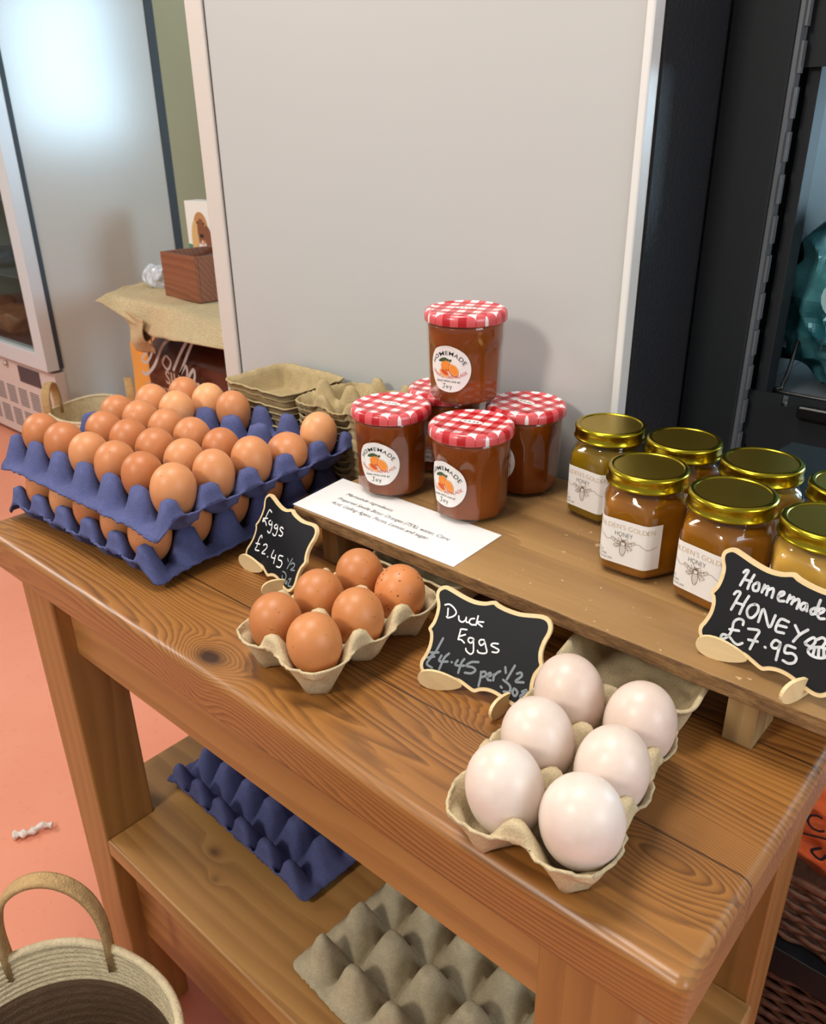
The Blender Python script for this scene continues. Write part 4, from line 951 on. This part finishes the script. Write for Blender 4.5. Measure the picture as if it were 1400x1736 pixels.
# wooden crate on it
M_CRATE = wood('crate_brown', s2l(150, 92, 58), s2l(126, 70, 42), s2l(88, 46, 28), freq=60, rough=.6)
cr = thing('wooden_crate', 'small reddish-brown wooden box on the hessian-covered table', 'box', (-2.2, 1.25, -.08), radians(-4))
CX, CY, CH, tk = .103, .14, .137, .010
for nm_, a in (('front_board', (-CX, CX, -.065, -.065+tk, 0, CH)), ('back_board', (-CX, CX, CY-tk, CY, 0, CH)), ('side_board', (-CX, -CX+tk, -.065+tk, CY-tk, 0, CH)), ('side_board', (CX-tk, CX, -.065+tk, CY-tk, 0, CH)), ('base_board', (-CX+tk, CX-tk, -.065+tk, CY-tk, 0, .01))):
    obj(nm_, bx(*a), M_CRATE, cr, bevel=.002)
def crumple(bm, amp, fr, seed=0):
    for v_ in bm.verts:
        n_ = noise.noise_vector(v_.co*fr+Vector((seed, 0, 0))); v_.co += n_*amp
bm = bmesh.new(); grid(bm, 26, 26, lambda s, q: ((s-.5)*.17, -.05+q*.17, .105+.012*sin(s*9)*cos(q*7))); crumple(bm, .014, 26)
tag(obj('black_packet', bm, plain('black_film', s2l(44, 52, 62), .2, spec=.8), None, loc=(-2.2, 1.25, -.08), solid=.002), 'dark plastic packet filling the small wooden box', 'packet')
bm = bmesh.new(); bmesh.ops.create_icosphere(bm, subdivisions=4, radius=1)
bm.transform(Matrix.Diagonal((.07, .04, .042, 1))); crumple(bm, .016, 24, 5)
tag(obj('clear_packet', bm, plain('crinkled_cellophane', s2l(196, 198, 204), .15, spec=.9, vary=(60, .45)), None, smooth=False, loc=(-2.475, 1.27, -.045)), 'crinkled clear plastic packet left of the small wooden box', 'packet')
# dog food carton
db = thing('dog_food_box', 'white and green carton with a spaniel picture behind the wooden box', 'carton', (-2.60, 1.60, -.085), radians(8))
obj('carton', bx(-.125, .125, 0, .07, 0, .25), plain('carton_white', s2l(238, 232, 222), .5), db, bevel=.002)
zy = lambda d: lambda x, y: (x, -d, y)
bm = bmesh.new(); grid(bm, 20, 6, lambda s, q: (-.124+.248*s, -.001, .002+(.075+.02*cos(s*5))*q)); obj('green_band', bm, plain('carton_green', s2l(84, 132, 112), .5), db)
bm = bmesh.new()
disc(bm, zy(.002), -.050, .155, .036, .058, mi=0); disc(bm, zy(.0022), -.083, .125, .018, .058, ang=-.1, mi=1); disc(bm, zy(.0022), -.013, .115, .018, .052, ang=.15, mi=2)
disc(bm, zy(.0024), -.047, .145, .020, .045, mi=2); disc(bm, zy(.0026), -.065, .175, .004, .004, mi=3); disc(bm, zy(.0026), -.031, .172, .004, .004, mi=3); disc(bm, zy(.0027), -.047, .128, .010, .007, mi=3); disc(bm, zy(.0027), -.045, .104, .007, .010, mi=4)
obj('dog_picture', bm, [plain('spaniel_tan', s2l(190, 132, 80), .6), plain('spaniel_gold', s2l(214, 170, 112), .6), plain('spaniel_brown', s2l(132, 78, 48), .6), M_INK, plain('tongue_pink', s2l(220, 170, 160), .6)], db)
bm = bmesh.new(); add_text(bm, 'HARRINGTONS', 0, .045, .018, zy(.003), width=.085, align='C') if False else disc(bm, zy(.003), -.045, .052, .05, .016)
obj('name_panel', bm, plain('pale_panel', s2l(214, 232, 226), .5), db)

# dog food sack
sk_ = thing('dog_food_sack', 'orange and dark brown dog food sack standing under the hessian table', 'sack', (-2.2, 1.18, FZ))
def sack(bm, x0, x1, y0, y1, z0, z1, amp=.008, sd=0):
    def f(s, q):
        a = 2*pi*s; ex = .35; c_, s_ = cos(a), sin(a)
        x = math.copysign(abs(c_)**ex, c_); y = math.copysign(abs(s_)**ex, s_)
        k = 1 if q < .85 else 1-(q-.85)/.15*.75
        w_ = .94+.06*sin(pi*min(q*1.1, 1))
        p = Vector(((x0+x1)/2+x*(x1-x0)/2*w_, (y0+y1)/2+y*(y1-y0)/2*k, z0+(z1-z0)*q))
        return tuple(p+noise.noise_vector(p*9+Vector((sd, 0, 0)))*amp)
    grid(bm, 80, 40, f, closeu=True)
bm = bmesh.new(); sack(bm, -2.655, -1.90, 1.19, 1.45, FZ, -.185)
M_SK_B = plain('sack_brown', s2l(84, 36, 20), .3, spec=.6, vary=(4, .25)); M_SK_O = plain('sack_orange', s2l(236, 158, 66), .35, spec=.6)
for f in bm.faces:
    c_ = f.calc_center_median(); f.material_index = 1 if c_.x < -2.455-(c_.z+.3)*-.10 else 0
obj('bag', bm, [M_SK_B, M_SK_O], sk_, smooth=True, world=True)
fz = lambda d: lambda x, y: (x-sk_.location.x, d-sk_.location.y, y-sk_.location.z)
bm = bmesh.new(); F = fz(1.168)
def script(pts, ww=.012): ribbon(bm, smoothline([(px_, pz_+.028) for px_, pz_ in pts], 6), ww*1.2, F)
script([(-2.445, -.27), (-2.40, -.245), (-2.40, -.30), (-2.445, -.345), (-2.475, -.34), (-2.43, -.30), (-2.41, -.26)], .008)
script([(-2.27, -.235), (-2.33, -.27), (-2.40, -.35), (-2.46, -.39), (-2.48, -.385)], .010)
script([(-2.32, -.30), (-2.345, -.33), (-2.32, -.35), (-2.295, -.32), (-2.32, -.30)], .007)
script([(-2.285, -.345), (-2.22, -.27), (-2.15, -.205), (-2.14, -.215), (-2.20, -.29), (-2.25, -.355)], .009)
script([(-2.25, -.355), (-2.21, -.32), (-2.205, -.34), (-2.215, -.37)], .009)
script([(-2.215, -.37), (-2.17, -.325), (-2.165, -.345), (-2.18, -.38), (-2.15, -.37)], .009)
sc_ = obj('lettering', bm, plain('silver_script', s2l(190, 180, 174), .5), sk_, label='silver script lettering')
bm = bmesh.new(); add_text(bm, 'SILVER', -2.34, -.372, .045, F, width=.19, spacing=1.05, ang=-.04, thin=.012); add_text(bm, 'BEEF WITH VEGETABLES', -2.47, -.405, .020, F, width=.36, ang=-.05)
obj('lettering', bm, plain('cream_lettering', s2l(184, 160, 140), .5), sk_, label='cream capitals')

# ------------------------------------------------------------------ things in the display fridge (seen through its glass)
for x, y, z, sx, sz, col, lb in ((-3.62, 1.26, -.393, .13, .10, s2l(150, 96, 60), 'brown frozen packet on the floor of the display fridge, right side'), (-3.88, 1.26, -.393, .13, .12, s2l(130, 80, 52), 'brown frozen packet on the floor of the display fridge, left side'),
                          (-3.66, 1.28, -.110, .12, .06, s2l(50, 70, 96), 'dark blue packet on the lowest rack of the display fridge'), (-3.70, 1.28, .180, .14, .10, s2l(120, 112, 106), 'grey crinkled packet on the middle rack of the display fridge')):
    bm = bmesh.new(); bmesh.ops.create_icosphere(bm, subdivisions=4, radius=1)
    for v_ in bm.verts:
        p = v_.co; p = Vector((math.copysign(abs(p.x)**.6, p.x)*sx, math.copysign(abs(p.y)**.6, p.y)*.10, math.copysign(abs(p.z)**.6, p.z)*sz*.5+sz*.5+.01)); v_.co = p+noise.noise_vector(p*18)*.018
    for v_ in bm.verts: v_.co.z = max(v_.co.z, 0)
    tag(obj('frozen_packet', bm, plain('packet_film', col, .3, spec=.8, vary=(20, .3)), None, loc=(x, y, z)), lb, 'packet', 'packets in the display fridge')

# ------------------------------------------------------------------ teal pet food bag
tbg = thing('pet_food_bag', 'crumpled teal pet food bag on the grey steel shelf', 'bag', (-.103, .735, .130))
bm = bmesh.new(); bmesh.ops.create_icosphere(bm, subdivisions=6, radius=1)
for v_ in bm.verts:
    c_ = v_.co; e_ = .62
    p = Vector((math.copysign(abs(c_.x)**e_, c_.x), math.copysign(abs(c_.y)**e_, c_.y), math.copysign(abs(c_.z)**e_, c_.z)))
    p = Vector((p.x*.118, p.y*.10, p.z*.098+.098))
    q = p*16
    w_ = (abs(noise.noise(q))*1.0+abs(noise.noise(q*2.1+Vector((3, 1, 0))))*.5)
    p += c_*(.012-w_*.030)
    if p.z > .15: p.x *= 1-(p.z-.15)*2.2; p.y *= 1-(p.z-.15)*2.6
    v_.co = p
for v_ in bm.verts: v_.co.z = max(v_.co.z, .0)
mt, T, N, L, P = nm('teal_foil'); v = coords(N, L); nn = noise_n(N, L, v, 28, 2)
L.new(ramp(N, L, nn, [(.35, s2l(36, 96, 108)), (.6, s2l(86, 150, 158))]), P.inputs['Base Color']); P.inputs['Roughness'].default_value = .32; P.inputs['Metallic'].default_value = .25
obj('bag', bm, mt, tbg)
def tface(x, y):  # a patch on the bag's front, in the bag's frame
    return (-.118+x, -.1035+abs(x-.10)*.02, y)
bm = bmesh.new(); disc(bm, lambda x, y: tface(x, y), .090, .105, .045, .030, mi=0)
pn_ = obj('print_panel', bm, plain('pale_teal_print', s2l(140, 176, 178), .5), tbg)
bm = bmesh.new(); add_text(bm, 'FED S', .055, .122, .011, lambda x, y: (tface(x, y)[0], tface(x, y)[1]-.001, y), width=.05, thin=.02); add_text(bm, 'TRUE', .050, .050, .012, lambda x, y: (tface(x, y)[0], tface(x, y)[1]-.001, y), width=.04, thin=.02)
obj('lettering', bm, plain('dark_teal_ink', s2l(24, 50, 58), .5), pn_)

# ------------------------------------------------------------------ wicker baskets and orange bag at lower right
M_WICK = plain('dark_wicker', s2l(104, 66, 46), .5, vary=(90, .45), bumps=(200, .4, .002))
def wicker(label, x0, x1, y0, y1, z0, z1, rowh=.010, px=.03):
    t = thing('wicker_basket', label, 'basket', ((x0+x1)/2, (y0+y1)/2, z0), 0, 'brown wicker baskets on the shelving')
    def panel(p, d, n_, Ln):
        bm = bmesh.new(); nr = int((z1-z0)/rowh)
        for r in range(nr):
            zc = z0+(r+.5)*rowh; pts = []
            k = int(Ln/.006)
            for i in range(k+1):
                s = i/k*Ln; off = .0035*sin(pi*s/px+pi*(r % 2))+random.uniform(-.0006, .0006)
                pts.append(Vector(p)+Vector(d)*s+Vector(n_)*off+Vector((0, 0, zc-z0+random.uniform(-.0006, .0006))))
            tube(bm, pts, rowh*.46, 6)
        return bm
    Lx, Ly = x1-x0, y1-y0
    for nm_, p, d, n_, Ln in (('front_weave', (x0, y0, z0), (1, 0, 0), (0, -1, 0), Lx), ('side_weave', (x0, y0, z0), (0, 1, 0), (-1, 0, 0), Ly), ('back_weave', (x0, y1, z0), (1, 0, 0), (0, 1, 0), Lx), ('side_weave', (x1, y0, z0), (0, 1, 0), (1, 0, 0), Ly)):
        obj(nm_, panel(p, d, n_, Ln), M_WICK, t, world=True, smooth=True)
    bm = bmesh.new(); R_ = [(x0, y0, z1), (x1, y0, z1), (x1, y1, z1), (x0, y1, z1), (x0, y0, z1)]
    for a, b in zip(R_, R_[1:]): tube(bm, [a, b], .006, 8)
    obj('rim', bm, M_WICK, t, world=True, smooth=True)
    obj('base', bx(x0, x1, y0, y1, z0, z0+.006), M_WICK, t, world=True)
    return t
wicker('dark wicker basket on the middle black shelf, under the orange bag', -.19, .20, .600, .86, -.60, -.495)
wicker('dark wicker basket on the floor under the lowest black shelf', -.19, .22, .600, .86, FZ, -.662)
ob = thing('orange_snack_bag', 'shiny orange bag lying in the wicker basket right of the table', 'bag', (.0, .66, -.50))
bm = bmesh.new(); bmesh.ops.create_icosphere(bm, subdivisions=5, radius=1)
for v_ in bm.verts:
    c_ = v_.co; e_ = .6
    p = Vector((math.copysign(abs(c_.x)**e_, c_.x)*.085, math.copysign(abs(c_.y)**e_, c_.y)*.045, math.copysign(abs(c_.z)**e_, c_.z)*.085+.09))
    p += c_*(.004-abs(noise.noise(p*22))*.014); v_.co = p
bm.transform(Matrix.Rotation(radians(-14), 4, 'Y'))
obj('bag', bm, plain('orange_foil', s2l(236, 112, 62), .22, spec=.8, vary=(18, .2)), ob, smooth=True)
g_ = lambda x, y: (x*cos(.3)-y*sin(.3)*1, -.049, .09+x*sin(.3)+y*cos(.3))
bm = bmesh.new(); add_text(bm, 'ICHAEL', -.07, .012, .026, g_, width=.11, thin=.0)
ribbon(bm, [(-.08, .004), (.07, .004)], .003, g_); ribbon(bm, smoothline([(-.05, -.012), (-.062, -.020), (-.052, -.030), (-.040, -.018), (-.02, -.010), (0, -.018), (-.005, -.030)], 5), .004, g_)
obj('lettering', bm, M_INK, ob)
ct_ = tag(obj('bagged_goods', bx(0, 1, 0, 1, 0, 1), M_SEAL), 'x', 'x'); bpy.data.objects.remove(ct_)
